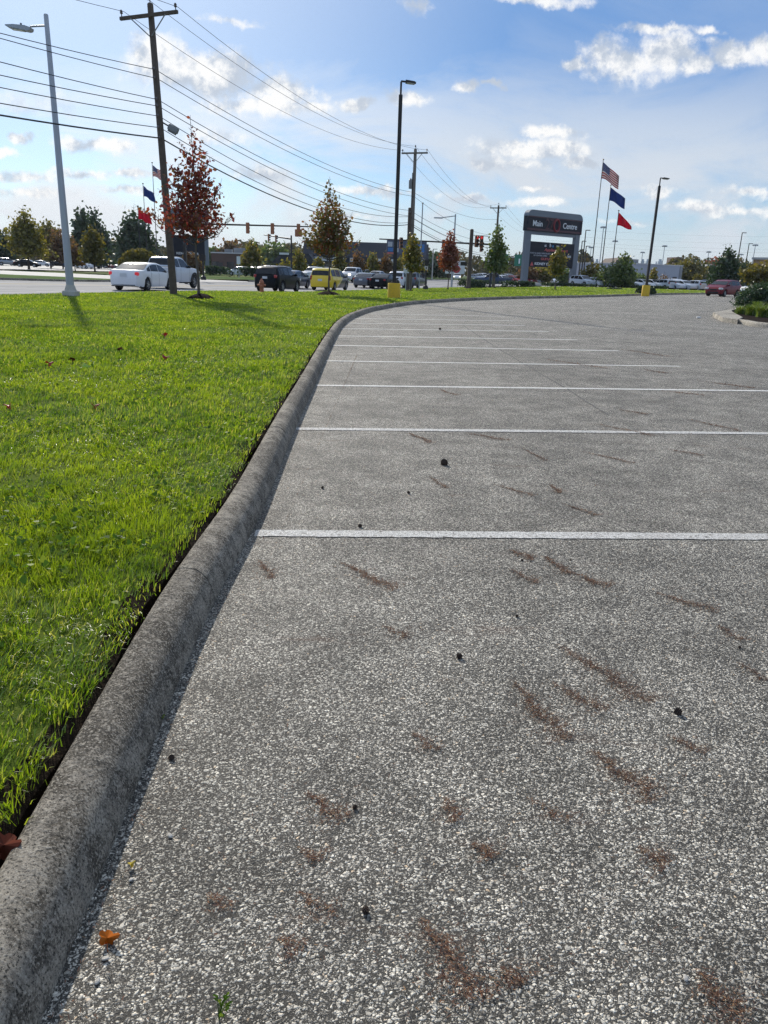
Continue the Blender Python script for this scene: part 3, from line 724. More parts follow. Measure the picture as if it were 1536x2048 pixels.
def needles():
    g = np.random.default_rng(12); P = []
    for a, b, wt in STK:
        a = gp(*a); b = gp(*b); L = np.linalg.norm(b - a); d = (b - a) / (L + 1e-6); nrm = np.array([-d[1], d[0]])
        n = int((150 + 2300 * L) * wt * min(1, 4.0 / a[1]))
        t = g.beta(1.7, 1.2, n) * 1.25 - .12; bl = np.sin(t * 9 + a[0] * 40) * 0.35 + np.sin(t * 23 + a[1] * 20) * .2
        wdt = (0.008 + 0.017 * wt) * (0.3 + t) * max(1, a[1] / 6)
        q = a + d * (t * L)[:, None] + nrm * ((g.standard_t(2.2, n).clip(-6, 6) * .62 + bl) * wdt)[:, None]; P.append(q)
    n = 2600; yy = 1.2 + 12 * g.random(n) ** 1.6; xx = g.uniform(-.5, 1, n) * yy * 0.55; P.append(np.stack([np.maximum(xx, -0.55), yy], 1))
    # drift along the foot of the kerb
    n = 500; yy = 1.0 + 6 * g.random(n) ** 1.5; xx = np.interp(yy, KERB[:, 1], KERB[:, 0]) + np.abs(g.normal(0, .05, n)) + .01; P.append(np.stack([xx, yy], 1))
    P = np.concatenate(P); n = len(P); a = g.uniform(0, 3.14, n); L = g.uniform(.002, .010, n) * np.maximum(1, P[:, 1] / 7); L[g.random(n) < .05] *= 2.4
    W = np.maximum(.0012, .0005 * P[:, 1]) * g.uniform(.8, 1.8, n); dx, dy = np.cos(a) * L / 2, np.sin(a) * L / 2; wx, wy = -np.sin(a) * W / 2, np.cos(a) * W / 2
    z = tz(P[:, 0], P[:, 1]) + g.uniform(.0035, .008, n); dz = g.normal(0, .15, n) * L
    x, y = P.T; V = np.empty((n, 4, 3), np.float32)
    V[:, 0] = np.stack([x - dx - wx, y - dy - wy, z - dz], 1); V[:, 1] = np.stack([x + dx - wx, y + dy - wy, z + dz], 1)
    V[:, 2] = np.stack([x + dx + wx, y + dy + wy, z + dz + .0006], 1); V[:, 3] = np.stack([x - dx + wx, y - dy + wy, z - dz + .0006], 1)
    m = leafmat('dry_needles', [(0.06, 0.028, 0.016), (0.14, 0.062, 0.032), (0.22, 0.10, 0.05), (0.32, 0.20, 0.10)], 0.1, 0.04)
    return props(npmesh('pine_needle_litter', V.reshape(-1, 3), np.full(n, 4), np.arange(4 * n), m), kind='stuff')
needles()
# a sprout at the very bottom
def sprout(px, py, h, label, seed):
    g = random.Random(seed); t = MB()
    for k in range(7):
        a = g.uniform(0, 6.28); l = h * g.uniform(.6, 1.1); e = (math.cos(a) * l * .45, math.sin(a) * l * .45, l)
        t.tube([(0, 0, 0), (e[0] * .4, e[1] * .4, l * .6), e], [.0012, .0009, .0006], 5)
        for q in range(4):
            b = a + g.uniform(-1.2, 1.2); s = h * .22; f = g.uniform(.6, 1); c = (e[0] * f, e[1] * f, e[2] * f)
            t.add([c, (c[0] + math.cos(b - .5) * s * .6, c[1] + math.sin(b - .5) * s * .6, c[2] + s * .2), (c[0] + math.cos(b) * s, c[1] + math.sin(b) * s, c[2] + s * .15), (c[0] + math.cos(b + .5) * s * .6, c[1] + math.sin(b + .5) * s * .6, c[2] + s * .25)], [(0, 1, 2, 3)])
    o = t.build('weed_sprout', M_CLOVER); o.location = g3(px, py, 0.0); return props(o, label, 'weed')
sprout(438, 2040, .045, 'small green weed sprouting through the pavement at the bottom', 1)
sprout(320, 1445, .03, 'thin green weed growing at the foot of the kerb', 2)

# ------------------------------------------------------------------ poles and lamps
M_GALV = pbr('galvanised_steel', (0.40, 0.42, 0.45), 0.5, 0.55, 0.1, 1.5)
M_BLACK = pbr('dark_bronze_paint', (0.022, 0.019, 0.018), 0.45, 0.2, 0.15, 3)
M_YBASE = pbr('yellow_painted_concrete', (0.66, 0.42, 0.02), 0.7, var=0.1, scale=5, bump=0.2, bscale=60, dirt=((0.25, 0.17, 0.05), 0.5))
M_WOOD = pbr('weathered_pole_wood', (0.10, 0.078, 0.062), 0.9, var=0.4, scale=6, bump=0.5, bscale=50)
M_WOOD2 = pbr('grey_pole_wood', (0.17, 0.15, 0.13), 0.9, var=0.3, scale=6, bump=0.4, bscale=50)
M_CER = pbr('insulator', (0.12, 0.10, 0.10), 0.3)
M_GREYBOX = pbr('grey_equipment', (0.22, 0.23, 0.24), 0.55, 0.2)
M_LENS = pbr('lamp_lens', (0.55, 0.57, 0.6), 0.25)
M_CONC = M_WALK
LZ = LAWNZ
def base3(px, Y, lift=LZ):
    p = at(px, Y); return (p[0], p[1], p[2] + lift)

def cobra_lamp():
    Y = 29.6; b = base3(139, Y); H = hgt(88, 30, Y) - b[2]
    t = thing('street_lamp', 'tall galvanised street lamp with a flat lamp head at the left of the lawn', 'street lamp', b)
    mb = MB(); mb.box((0, 0, 0.10), (0.50, 0.50, 0.22), bev=0.03); mb.lathe([(0.24, .2), (0.19, .34), (0.155, .42)], 8); mb.build('base', M_CONC, t)
    mb = MB(); mb.lathe([(0.145, .3), (0.14, .5), (0.075, H), (0.06, H + .03)], 16); mb.build('pole', M_GALV, t, 40)
    mb = MB(); mb.tube([(0, 0, H - .32), (-.35, 0, H - .34), (-.58, 0, H - .36)], .032, 8); mb.build('arm', M_GALV, t, 40)
    T = Matrix.Translation((-.92, 0, H - .40)) @ Matrix.Rotation(R(6), 4, 'Y')
    mb = MB(); mb.prism([(-.46, -.03), (-.40, -.055), (.30, -.085), (.38, -.05), (.40, .03), (.2, .065), (-.2, .045), (-.46, .0)], -.15, .15, T); hd = mb.build('lamp_head', M_GALV, t, 30)
    mb = MB(); mb.box((-.08, 0, -.085), (.44, .24, .02), T, .006); mb.build('lens', M_LENS, hd)
    mb = MB(); mb.tube([(.02, 0, .06), (.02, 0, .14)], .035, 10, T); mb.build('photocell', M_GREYBOX, hd)
cobra_lamp()
def lot_lamp(px, Y, pyt, label, side=1):
    b = base3(px, Y, LZ - .02); H = hgt(px, pyt, Y) - b[2]
    t = thing('lot_lamp', label, 'lamp post', b, 0, 'dark lamp posts on yellow bases')
    mb = MB(); mb.lathe([(.31, -.1), (.31, .70), (.29, .73), (.05, .735)], 28); mb.build('base', M_YBASE, t, 40)
    mb = MB(); s = .088; mb.box((0, 0, (H - .55 + .72) / 2), (2 * s, 2 * s, H - .55 - .72), bev=.014); mb.box((0, 0, .76), (.30, .30, .06), bev=.01); mb.build('pole', M_BLACK, t)
    mb = MB(); mb.tube([(0, 0, H - .58), (0, 0, H - .02)], .045, 10); mb.build('tenon', M_BLACK, t, 40)
    mb = MB(); T = Matrix.Translation((0, 0, H)) @ Matrix.Rotation(R(4), 4, 'Y')
    mb.box((side * .12, 0, 0), (.26, .07, .07), T, .01); mb.prism([(side * .2, -.05), (side * .62, -.035), (side * .68, -.005), (side * .60, .03), (side * .25, .05), (side * .2, .05)], -.17, .17, T); hd = mb.build('lamp_head', M_BLACK, t)
    mb = MB(); mb.box((side * .44, 0, -.055), (.34, .28, .02), T, .005); mb.build('lens', M_LENS, hd)
    return t
lot_lamp(789, 38.6, 162, 'dark square lamp post on a yellow base at the middle of the lawn, nearest one')
lot_lamp(1295, 63.0, 355, 'dark lamp post on a yellow base in front of the pale grey building')

# ------------------------------------------------------------------ utility poles and wires
D18 = RD
P1 = at(346, 35.0); P2 = np.append(P1[:2] + RD * 36.7, 0); P3 = np.append(P1[:2] + RD * 76, 0); P4 = np.append(P1[:2] + RD * 122, 0); P0 = np.append(P1[:2] - RD * 46, 0)
def wpos(P, px, py):
    """height on pole P of the pixel row"""
    return hgt(px, py, P[1])
def utility_pole(P, ztop, arm_z, label, r0=.17, r1=.12, arm=2.5, m=M_WOOD, arm_m=None, lift=LZ - .1, insul=True, group='wooden utility poles along the road'):
    z0 = z1(P[0], P[1]) + lift; t = thing('utility_pole', label, 'utility pole', (P[0], P[1], z0), 0, group)
    mb = MB(); H = ztop - z0; mb.lathe([(r0, -.1), (r0 * .98, .3), ((r0 + r1) / 2, H / 2), (r1, H), (r1 * .7, H + .04)], 14); mb.build('pole', m, t, 45)
    if arm_z:
        az = arm_z - z0; Tr = Matrix.Translation((0, 0, az)) @ Matrix.Rotation(-A18, 4, 'Z')
        mb = MB(); mb.box((0, -r1 - .06, 0), (arm, .10, .125), Tr, .012); ca = mb.build('crossarm', arm_m or m, t)
        for s in (-1, 1):
            mb = MB(); mb.tube([Tr @ Vector((s * arm * .30, -r1 - .12, -.05)), Tr @ Vector((s * .05, -r1 - .02, -.72))], .022, 6); mb.build('brace', M_GREYBOX, t)
        if insul:
            for s in (-1, 1):
                mb = MB(); mb.lathe([(.02, .06), (.02, .16), (.05, .17), (.065, .20), (.045, .23), (.06, .26), (.03, .31)], 10, Tr @ Matrix.Translation((s * (arm / 2 - .09), -r1 - .06, 0))); mb.build('insulator', M_CER, t, 40)
            mb = MB(); mb.lathe([(.02, 0), (.02, .16), (.055, .18), (.065, .21), (.045, .24), (.05, .28), (.03, .32)], 10, Matrix.Translation((0, 0, H + .02))); mb.build('insulator', M_CER, t, 40)
    return t, z0
top1 = wpos(P1, 296, 8); arm1 = wpos(P1, 300, 33)
u1, zb1 = utility_pole(P1, top1, arm1, 'tall wooden utility pole with a crossarm beside the red leaved tree, nearest one', arm=2.72)
# splice box on a short bracket, and cable clamps
bz = wpos(P1, 318, 258) - zb1
mb = MB(); mb.tube([(.12, 0, bz + .25), (.42, -.02, bz + .08)], .03, 6); mb.build('bracket', M_BLACK, u1)
mb = MB(); Tb = Matrix.Translation((.55, -.02, bz)) @ Matrix.Rotation(R(28), 4, 'Y'); mb.box((0, 0, 0), (.44, .2, .24), Tb, .03); mb.box((.0, 0, -.15), (.36, .12, .06), Tb, .01); mb.build('splice_box', M_GREYBOX, u1)
for i, py in enumerate((139, 157, 199, 212, 232, 255, 276)):
    z = wpos(P1, 305, py) - zb1
    mb = MB(); mb.tube([(-.02, -.18, z), (-.02, -.26, z)], .035, 8); mb.lathe([(.05, -.05), (.06, 0), (.05, .05)], 8, Matrix.Translation((-.02, -.24, z))); mb.build('clamp', M_CER, u1)
top2 = wpos(P2, 836, 299); arm2 = wpos(P2, 836, 307)
u2, zb2 = utility_pole(P2, top2, arm2, 'wooden utility pole with crossarm and a small transformer, behind the middle lamp post', r0=.19, r1=.13, arm=2.3, m=M_WOOD2)
z = wpos(P2, 829, 369) - zb2
mb = MB(); mb.lathe([(.13, z - .35), (.15, z - .33), (.15, z + .33), (.10, z + .38), (.03, z + .5)], 14, Matrix.Translation((-.30, -.05, 0))); mb.build('transformer', M_GREYBOX, u2, 40)
mb = MB(); mb.tube([(-.16, -.1, z - 5.5), (-.16, -.1, z + .9)], .035, 6); mb.build('conduit', M_BLACK, u2)
top3 = wpos(P3, 991, 411); utility_pole(P3, top3, wpos(P3, 991, 416), 'leaning dark utility pole with crossarm left of the big double legged sign', arm=2.2, r0=.17, r1=.12)
st = base3(815, P2[1] - 3)
stub_top = hgt(818, 416, st[1])
t = thing('stub_pole', 'short dark wooden pole carrying the low cables left of the second utility pole', 'utility pole', st)
mb = MB(); mb.lathe([(.17, -.1), (.16, stub_top - st[2]), (.1, stub_top - st[2] + .03)], 12); mb.build('pole', M_WOOD, t, 40)
mb = MB(); mb.lathe([(.05, -.05), (.06, 0), (.05, .05)], 8, Matrix.Translation((0, -.2, stub_top - st[2] - .3))); mb.build('clamp', M_CER, t)
t = thing('conduit_pole', 'slim grey steel mast just right of the second utility pole', 'mast', base3(839, P2[1] + 3))
H = hgt(840, 407, P2[1] + 3) - t.location[2]
mb = MB(); mb.tube([(0, 0, 0), (0, 0, H)], .05, 8); mb.build('mast', M_GALV, t); mb = MB(); mb.lathe([(.08, H), (.09, H + .05), (.04, H + .1)], 8); mb.build('cap', M_GREYBOX, t)
M_WIRE = pbr('power_cable', (0.035, 0.035, 0.04), 0.6)
def perp(P, dx): return np.array([P[0] + math.cos(A18) * dx, P[1] - math.sin(A18) * dx])
def wire(pts, sags, r_, label):
    """pts: (x,y,z) supports; a sagging cable through them"""
    o = []
    for i in range(len(pts) - 1):
        a, b = np.array(pts[i], float), np.array(pts[i + 1], float)
        for k in range(25):
            s = k / 25; p = a * (1 - s) + b * s; p[2] -= 4 * sags[i] * s * (1 - s); o.append(tuple(p))
    o.append(tuple(pts[-1])); mb = MB(); mb.tube(o, r_ * .58, 5); ob = mb.build('power_line', M_WIRE)
    return props(ob, label, 'power line', 'overhead lines on the utility poles')
aw = 1.27
def lz(dx, zb, sag, pix):
    """height at the pole before, so that the cable hangs through the point seen at pix"""
    a, b = perp(P0, dx), perp(P1, dx); d = ray(*pix); k = d[0] / d[1]; s = (k * a[1] - a[0]) / ((b[0] - a[0]) - k * (b[1] - a[1]))
    Y = a[1] + (b[1] - a[1]) * s; zt = EYE + d[2] / d[1] * Y
    return (zt + 4 * sag * s * (1 - s) - zb * s) / (1 - s)
u1.rotation_euler = (0, R(-1.85), 0)          # the old pole leans
def sup(P, dx, z):
    q = perp(P, dx); return (q[0] - ((z - zb1) * 0.0323 if P is P1 else 0), q[1], z)
t4 = top3 - 1.2
for dx, dz, lb in ((-aw, .25, 'bare top wire on the left tips of the crossarms'), (0, .55, 'bare top wire running over the tops of the utility poles'), (aw, .25, 'bare top wire on the right tips of the crossarms')):
    wire([sup(P0, dx, lz(dx, arm1 + dz, .7, {-aw: (168, 0), 0: (250, -22), aw: (332, 0)}[dx])), sup(P1, dx, arm1 + dz), sup(P2, dx * .85, arm2 + dz), sup(P3, dx * .85, top3 - .3 + dz), sup(P4, dx * .8, t4 + dz)], [.7, 1.15, 1.7, 1.2], .017, lb)
z = lambda py: wpos(P1, 305, py)
L0 = {139: 63, 157: 74, 199: 121, 212: 148, 232: 173, 255: 205, 276: 229}
zl = lambda py, sag: lz(0, z(py), sag, (0, L0[py]))
S2 = (st[0], st[1])
wire([sup(P0, 0, zl(139, .9)), sup(P1, 0, z(139)), sup(P2, 0, wpos(P2, 828, 385)), sup(P3, 0, wpos(P3, 984, 438))], [.9, .75, .7], .024, 'thin twisted cable highest below the crossarm of the nearest pole')
wire([sup(P0, .05, zl(157, .9)), sup(P1, .05, z(157)), sup(P2, .05, wpos(P2, 827, 393)), sup(P3, .05, wpos(P3, 982, 470))], [.9, .75, .8], .024, 'smooth cable second below the crossarm of the nearest pole')
for py, py2, r_, lb in ((199, 421, .026, 'cable third below the crossarm, ending at the short dark pole'), (212, 432, .026, 'cable fourth below the crossarm, ending at the short dark pole'), (232, 433, .026, 'cable fifth below the crossarm with a drip loop at the pole'),
                        (255, 445, .028, 'cable just above the thickest cable on the nearest utility pole'), (276, 449, .05, 'thickest black cable, lowest on the nearest utility pole')):
    wire([sup(P0, 0, zl(py, .85)), sup(P1, 0, z(py)), (S2[0], S2[1], hgt(818, py2, S2[1])), sup(P3, 0, hgt(985, py2 + 62, P3[1]))], [.85, 1.15 if py > 220 else .8, .7], r_, lb)
# faint lines of a far transmission route at the right
for k, py in enumerate((463, 477, 488, 495)):
    Y = 420; a = ray(1090, py - 8); b = ray(1760, py + 9)
    wire([(a[0] / a[1] * Y, Y, EYE + a[2] / a[1] * Y), (b[0] / b[1] * Y, Y, EYE + b[2] / b[1] * Y)], [2.0], .035, ['uppermost', 'second', 'third', 'lowest'][k] + ' faint distant line crossing the sky behind the red flag')['group'] = 'faint far transmission lines'

# ------------------------------------------------------------------ traffic signals
M_SIGY = pbr('faded_signal_housing', (0.30, 0.115, 0.05), 0.6, var=0.2)
M_SIGK = pbr('signal_visor', (0.02, 0.02, 0.02), 0.5)
def glow(name, c, e):
    m, nt, out = mat(name); p = nd(nt, 'BsdfPrincipled', Base_Color=c4(c), Roughness=.3); p.inputs['Emission Color'].default_value = c4(c); p.inputs['Emission Strength'].default_value = e
    nt.links.new(p.outputs[0], out.inputs[0]); return m
M_GREEN = glow('green_light', (0.15, 1.0, 0.75), 1.6); M_RED = glow('red_light', (0.8, 0.03, 0.03), 0.5); M_DARKL = pbr('unlit_lens', (0.05, 0.03, 0.03), 0.3)
def signal_head(parent, loc, rot, name='signal_head', back=True, five=False, lit=None):
    T = Matrix.Translation(loc) @ Matrix.Rotation(rot, 4, 'Z')
    mb = MB(); mb.box((0, 0, 0), (.34, .22, 1.08), T, .03)
    if five: mb.box((-.19, 0, -.36), (.35, .2, .72), T, .02); mb.box((.19, 0, -.36), (.35, .2, .72), T, .02)
    hd = mb.build(name, M_SIGY, parent)
    for k in range(3):
        z = .34 - .34 * k; mb = MB(); mb.lathe([(.125, 0), (.12, .012)], 14, T @ Matrix.Translation((0, -.112, z)) @ Matrix.Rotation(R(90), 4, 'X'))
        mb.build('lens', M_GREEN if (lit == 'g' and k == 2) else M_RED if (lit == 'r' and k == 0) else M_DARKL, hd)
        mb = MB(); pr = [(math.cos(R(a)) * .15, math.sin(R(a)) * .15) for a in range(-20, 201, 20)]
        rows = [[(x, y, zz) for x, zz in pr] for y in (-.11, -.30)]; rows += [[(x * .93, y, zz * .93) for x, zz in pr] for y in (-.30, -.11)]
        mb.grid(rows, T @ Matrix.Translation((0, 0, z))); mb.build('visor', M_SIGK, hd)
    return hd
def mast_arm(label, pbase, Y, ptop_y, arm_px, arm_py, Yend, heads, thick=.13, polecol=M_BLACK, lift=.1):
    b = base3(pbase, Y, lift); t = thing('traffic_signal', label, 'traffic signal', b, 0, 'traffic signals at the crossing')
    za = hgt(pbase, ptop_y, Y) - b[2]
    mb = MB(); mb.lathe([(thick * 1.5, 0), (thick * 1.5, .25), (thick, .35), (thick * .8, za + .5)], 12); mb.build('pole', polecol, t, 40)
    d = ray(arm_px, arm_py); e = np.array([d[0] / d[1] * Yend, Yend, EYE + d[2] / d[1] * Yend]) - np.array(b)
    mb = MB(); mb.tube([(0, 0, za), tuple(e)], [thick * .85, thick * .45], 10); mb.build('mast_arm', polecol, t, 40)
    ang = math.atan2(e[1], e[0])
    for f, lit, facing, five in heads:
        p = np.array([0, 0, za]) * (1 - f) + e * f
        mb = MB(); mb.box((p[0], p[1], p[2]), (.10, .34, .16), bev=.01); mb.build('bracket', M_GREYBOX, t)
        signal_head(t, (p[0], p[1] - .28 if facing == 0 else p[1] - .26, p[2] - .30), facing, lit=lit, five=five)
    return t
# heads seen from behind across the road
mast_arm('long black mast arm with three tan signal heads behind the white pickup', 371, 84, 447, 640, 454, 84, [(.475, None, R(172), False), (.655, None, R(172), False), (.845, None, R(172), True)])
mast_arm('black corner mast with a short arm, seen above the black sport utility car', 583, 118, 478, 528, 470, 122, [(.55, None, R(95), False), (.82, None, R(95), False)], .14)
mast_arm('long dark mast arm with a green light, crossing behind the red brown tree', 981, 92, 489, 759, 478, 80, [(.115, None, R(30), False), (.47, 'g', R(8), False), (.83, None, R(10), False)], .13)
# pedestal post with two red signals
b = base3(938, 78, LZ); t = thing('signal_post', 'thick dark signal post with two red lights on a side bracket', 'traffic signal', b, 0, 'traffic signals at the crossing'); H = hgt(938, 459, 78) - b[2]
mb = MB(); mb.lathe([(.30, 0), (.28, .22), (.21, .3), (.17, H), (.1, H + .05)], 12); mb.build('pole', M_WOOD, t, 40)
mb = MB(); mb.tube([(0, 0, H - .5), (1.6, 0, H - .55)], .035, 6); mb.build('bracket', M_GREYBOX, t)
for x in (.52, .98): signal_head(t, (x, -.1, H - 1.05), R(25 if x < .8 else 0), lit='r')
mb = MB(); mb.box((-.62, -.1, 2.35), (.62, .06, .36), bev=.02); mb.tube([(-.3, -.05, 2.4), (0, 0, 2.4)], .03, 6); mb.build('sign_box', M_BLACK, t)
b = base3(852, 74, LZ); t = thing('crossing_post', 'black pedestrian crossing post with small signs at the road corner', 'signal post', b); H = hgt(852, 517, 74) - b[2]
mb = MB(); mb.lathe([(.26, 0), (.25, .2), (.2, .34), (.075, .42), (.065, H)], 10); mb.build('pole', M_BLACK, t, 40)
mb = MB(); mb.box((0, -.1, H - .35), (.42, .3, .5), bev=.03); mb.build('signal_box', M_SIGK, t); mb = MB(); mb.box((-.03, -.12, H - .85), (.3, .03, .36), bev=.01); sp_ = mb.build('sign_plate', pbr('white_sign', (.7, .7, .7), .5), t)
mb = MB(); mb.tube([(0, 0, -.1), (0, 0, .1)], .05, 8, Matrix.Translation((-.03, -.14, H - .85))); mb.build('symbol', M_SIGK, sp_)
# hydrant
M_HYD = pbr('faded_orange_paint', (0.42, 0.15, 0.08), 0.6, var=.15)
b = base3(523, 43.5, LZ - .02); t = thing('fire_hydrant', 'faded orange fire hydrant at the road edge in front of the black vehicle', 'hydrant', b)
mb = MB(); mb.lathe([(.17, 0), (.17, .05), (.115, .07), (.115, .50), (.14, .51), (.14, .55), (.12, .56), (.115, .62), (.07, .70), (.03, .74), (.03, .79)], 16); mb.build('barrel', M_HYD, t, 50)
for s in (-1, 1):
    mb = MB(); mb.lathe([(.06, 0), (.06, .10), (.045, .11), (.02, .14)], 10, Matrix.Translation((s * .1, 0, .42)) @ Matrix.Rotation(R(90 * s), 4, 'Y')); mb.build('nozzle', M_HYD, t)
mb = MB(); mb.lathe([(.085, 0), (.085, .11), (.05, .13)], 12, Matrix.Translation((0, -.1, .36)) @ Matrix.Rotation(R(90), 4, 'X')); mb.build('pumper_nozzle', M_HYD, t)

# ------------------------------------------------------------------ pylon signs
M_PYL = pbr('grey_blue_cladding', (0.16, 0.185, 0.22), 0.6, 0.0, 0.06, .6)
M_PAN = pbr('navy_sign_face', (0.009, 0.011, 0.02), 0.55, var=.1, spec=.25)
M_BANDR = pbr('dark_red_sign_band', (0.06, 0.010, 0.018), 0.35)
M_LETW = pbr('white_sign_letters', (0.78, 0.80, 0.84), 0.4); M_LETR = pbr('dim_red_numerals', (0.20, 0.012, 0.02), 0.4); M_LETP = pbr('pink_red_letters', (0.55, 0.10, 0.10), 0.4); M_LETD = pbr('almost_black_red_numerals', (0.06, 0.008, 0.014), 0.4)
M_LETB = pbr('blue_letter', (0.05, 0.30, 0.65), 0.4); M_LETG = pbr('pale_grey_letters', (0.42, 0.44, 0.5), 0.4)
def pylon(label, pxl, pxr, Y, py_bot, py_top, full=True):
    a = at(pxl, Y); bq = at(pxr, Y + (8 if full else 0)); c = (a + bq) / 2; W = np.linalg.norm(bq[:2] - a[:2]); z0 = z1(c[0], c[1])
    t = thing('pylon_sign', label, 'sign', (c[0], c[1], z0), math.atan2(bq[1] - a[1], bq[0] - a[0]))
    H = hgt((pxl + pxr) / 2, py_top, c[1]) - z0; lw = W * .088; D = .62
    for s in (-1, 1):
        mb = MB(); mb.box((s * (W / 2 - lw / 2), 0, H * .40), (lw, D, H * .80), bev=.03); mb.build('leg', M_PYL, t)
    hw = W / 2 + .12; r_ = W * .075; z_ = H * .92
    arc = [(hw - r_ + r_ * math.sin(R(a_)), H - r_ + r_ * math.cos(R(a_))) for a_ in range(0, 91, 15)]
    outl = [(-x, z) for x, z in arc[::-1]] + arc; outl = [(-hw, z_)] + outl[0:] + [(hw, z_)]
    mb = MB(); mb.prism(outl, -.46, .46); mb.build('cap', M_PYL, t, 30)
    zt, zb = z_, H * .725
    mb = MB(); mb.box((0, 0, (zt + zb) / 2), (2 * hw, .90, zt - zb - .02), bev=.02); hb = mb.build('header', M_PAN, t)
    for z in (zt - .10, zb + .42 * (zt - zb) * .3):
        mb = MB(); mb.box((0, -.46, z), (2 * hw - .05, .03, .13 if z > (zt + zb) / 2 else .30)); mb.build('band', M_BANDR, hb)
    mb = MB(); mb.box((0, 0, zb - H * .022), (W - 2 * lw - .01, .5, H * .042), bev=.01); mb.build('beam', M_PYL, t)
    f = R(90); hz = (zt + zb) / 2
    hh = (zt - zb)
    lettering('Main', hh * .385, M_LETW, 'lettering', hb, (-W * .33, -.455, hz + .02), (f, 0, 0), .03, .012)
    lettering('Centre', hh * .385, M_LETW, 'lettering', hb, (W * .27, -.455, hz + .02), (f, 0, 0), .03, .012)
    if full:
        lettering('27', hh * .72, M_LETD, 'numerals', hb, (-W * .115, -.485, hz), (f, 0, 0), .03, .02, width=W * .15)
    # the zero is an outlined ring
    ring = MB(); n = 36; zz = hh * .40; xx = W * .052 
    pts = [(W * .015 + math.cos(2 * math.pi * k / n) * xx, -.49, hz + math.sin(2 * math.pi * k / n) * zz) for k in range(n)] ; pts += [pts[0]]
    ring.tube(pts, W * .0135, 8); ring.build('numeral', M_LETR, hb)
    pz1, pz0 = H * .592, H * .255; pw = W - 2 * lw
    mb = MB(); mb.box((0, 0, (pz1 + pz0) / 2), (pw - .02, .46, pz1 - pz0), bev=.01); pn = mb.build('tenant_panel', M_PAN, t)
    ph = pz1 - pz0
    def L(s, u, v, h, m, w=None, b_=0.006, sh=0.0): lettering(s, ph * h, m, 'lettering', pn, (u * pw, -.235, pz1 - v * ph), (f, 0, 0), .02, b_, width=w and w * pw, shear=sh)
    if full:
        L('at', -.165, .13, .11, M_LETW); L('h', -.055, .115, .15, M_LETW, None, .012); L('o', .005, .13, .11, M_LETB, None, .02); L('me', .115, .13, .11, M_LETW, None, .012)
        L('ApplianceSmart', .085, .30, .11, M_LETP, .54, .012, .2)
        L('FOOT & ANKLE SPECIALISTS', -.26, .455, .055, M_LETG, .45, .004); L('OF CENTRAL OHIO', -.26, .545, .055, M_LETG, .30, .004)
        L('Cr', .075, .52, .09, M_LETW); L('field', .40, .52, .095, M_LETW)
        L('GUITAR CENTER', .03, .675, .09, M_LETP, .55, .01)
        mb = MB(); mb.prism([(-.47 * pw, pz1 - .96 * ph), (-.395 * pw, pz1 - .96 * ph), (-.432 * pw, pz1 - .80 * ph)], -.25, -.23); mb.build('triangle_mark', M_LETP, pn)
        L('KIDNEY CENTER OF', -.07, .875, .10, M_LETW, .60, .008)
        for v in (.215, .395, .60, .77):
            mb = MB(); mb.box((0, -.232, pz1 - v * ph), (pw - .1, .012, .03)); mb.build('rail', M_BLACK, pn)
    else:
        L('KIDNEY CENTER', -.05, .85, .10, M_LETW, .7)
    return t
pylon('large grey double legged sign with a navy header, beside the three tall flagpoles', 1043, 1149, 128, 568, 424)
pylon('grey double legged sign mostly hidden behind the red leaved tree across the road', 343, 419, 152, 545, 418, False)

# ------------------------------------------------------------------ flags
def flag_mat(kind):
    m, nt, out = mat(kind + '_flag_cloth'); uvn = nd(nt, 'TexCoord').outputs['UV']; sp = nd(nt, 'SeparateXYZ', Vector=uvn)
    if kind == 'striped':
        v = mth(nt, 'MULTIPLY', sp.outputs[1], 6.5); s = mth(nt, 'LESS_THAN', mth(nt, 'FRACT', v), 0.5)
        c = mixc(nt, s, (0.62, 0.60, 0.60), (0.42, 0.035, 0.05))
        can = mth(nt, 'MULTIPLY', mth(nt, 'LESS_THAN', sp.outputs[0], 0.42), mth(nt, 'GREATER_THAN', sp.outputs[1], 0.462))
        su = nd(nt, 'VectorMath', {'operation': 'MULTIPLY'}, i0=uvn, i1=(26, 17, 1)).outputs[0]
        vo = nd(nt, 'TexVoronoi', {'feature': 'F1'}, Vector=su, Scale=1.0, Randomness=0.0).outputs[0]
        cc = mixc(nt, mth(nt, 'LESS_THAN', vo, 0.27), (0.03, 0.06, 0.22), (0.5, 0.52, 0.56)); c = mixc(nt, can, c, cc)
    elif kind == 'blue': c = mixc(nt, noise(nt, uvn, 3), (0.03, 0.07, 0.24), (0.045, 0.09, 0.29))
    else: c = mixc(nt, noise(nt, uvn, 3), (0.50, 0.012, 0.045), (0.58, 0.02, 0.06))
    d = nd(nt, 'BsdfDiffuse', Color=c).outputs[0]; tr = nd(nt, 'BsdfTranslucent', Color=c).outputs[0]
    nt.links.new(nd(nt, 'MixShader', i0=.5, i1=d, i2=tr).outputs[0], out.inputs[0]); return m
FM = {k: flag_mat(k) for k in ('striped', 'blue', 'red')}
M_FPOLE = pbr('flagpole_paint', (0.035, 0.032, 0.035), 0.4, 0.3)
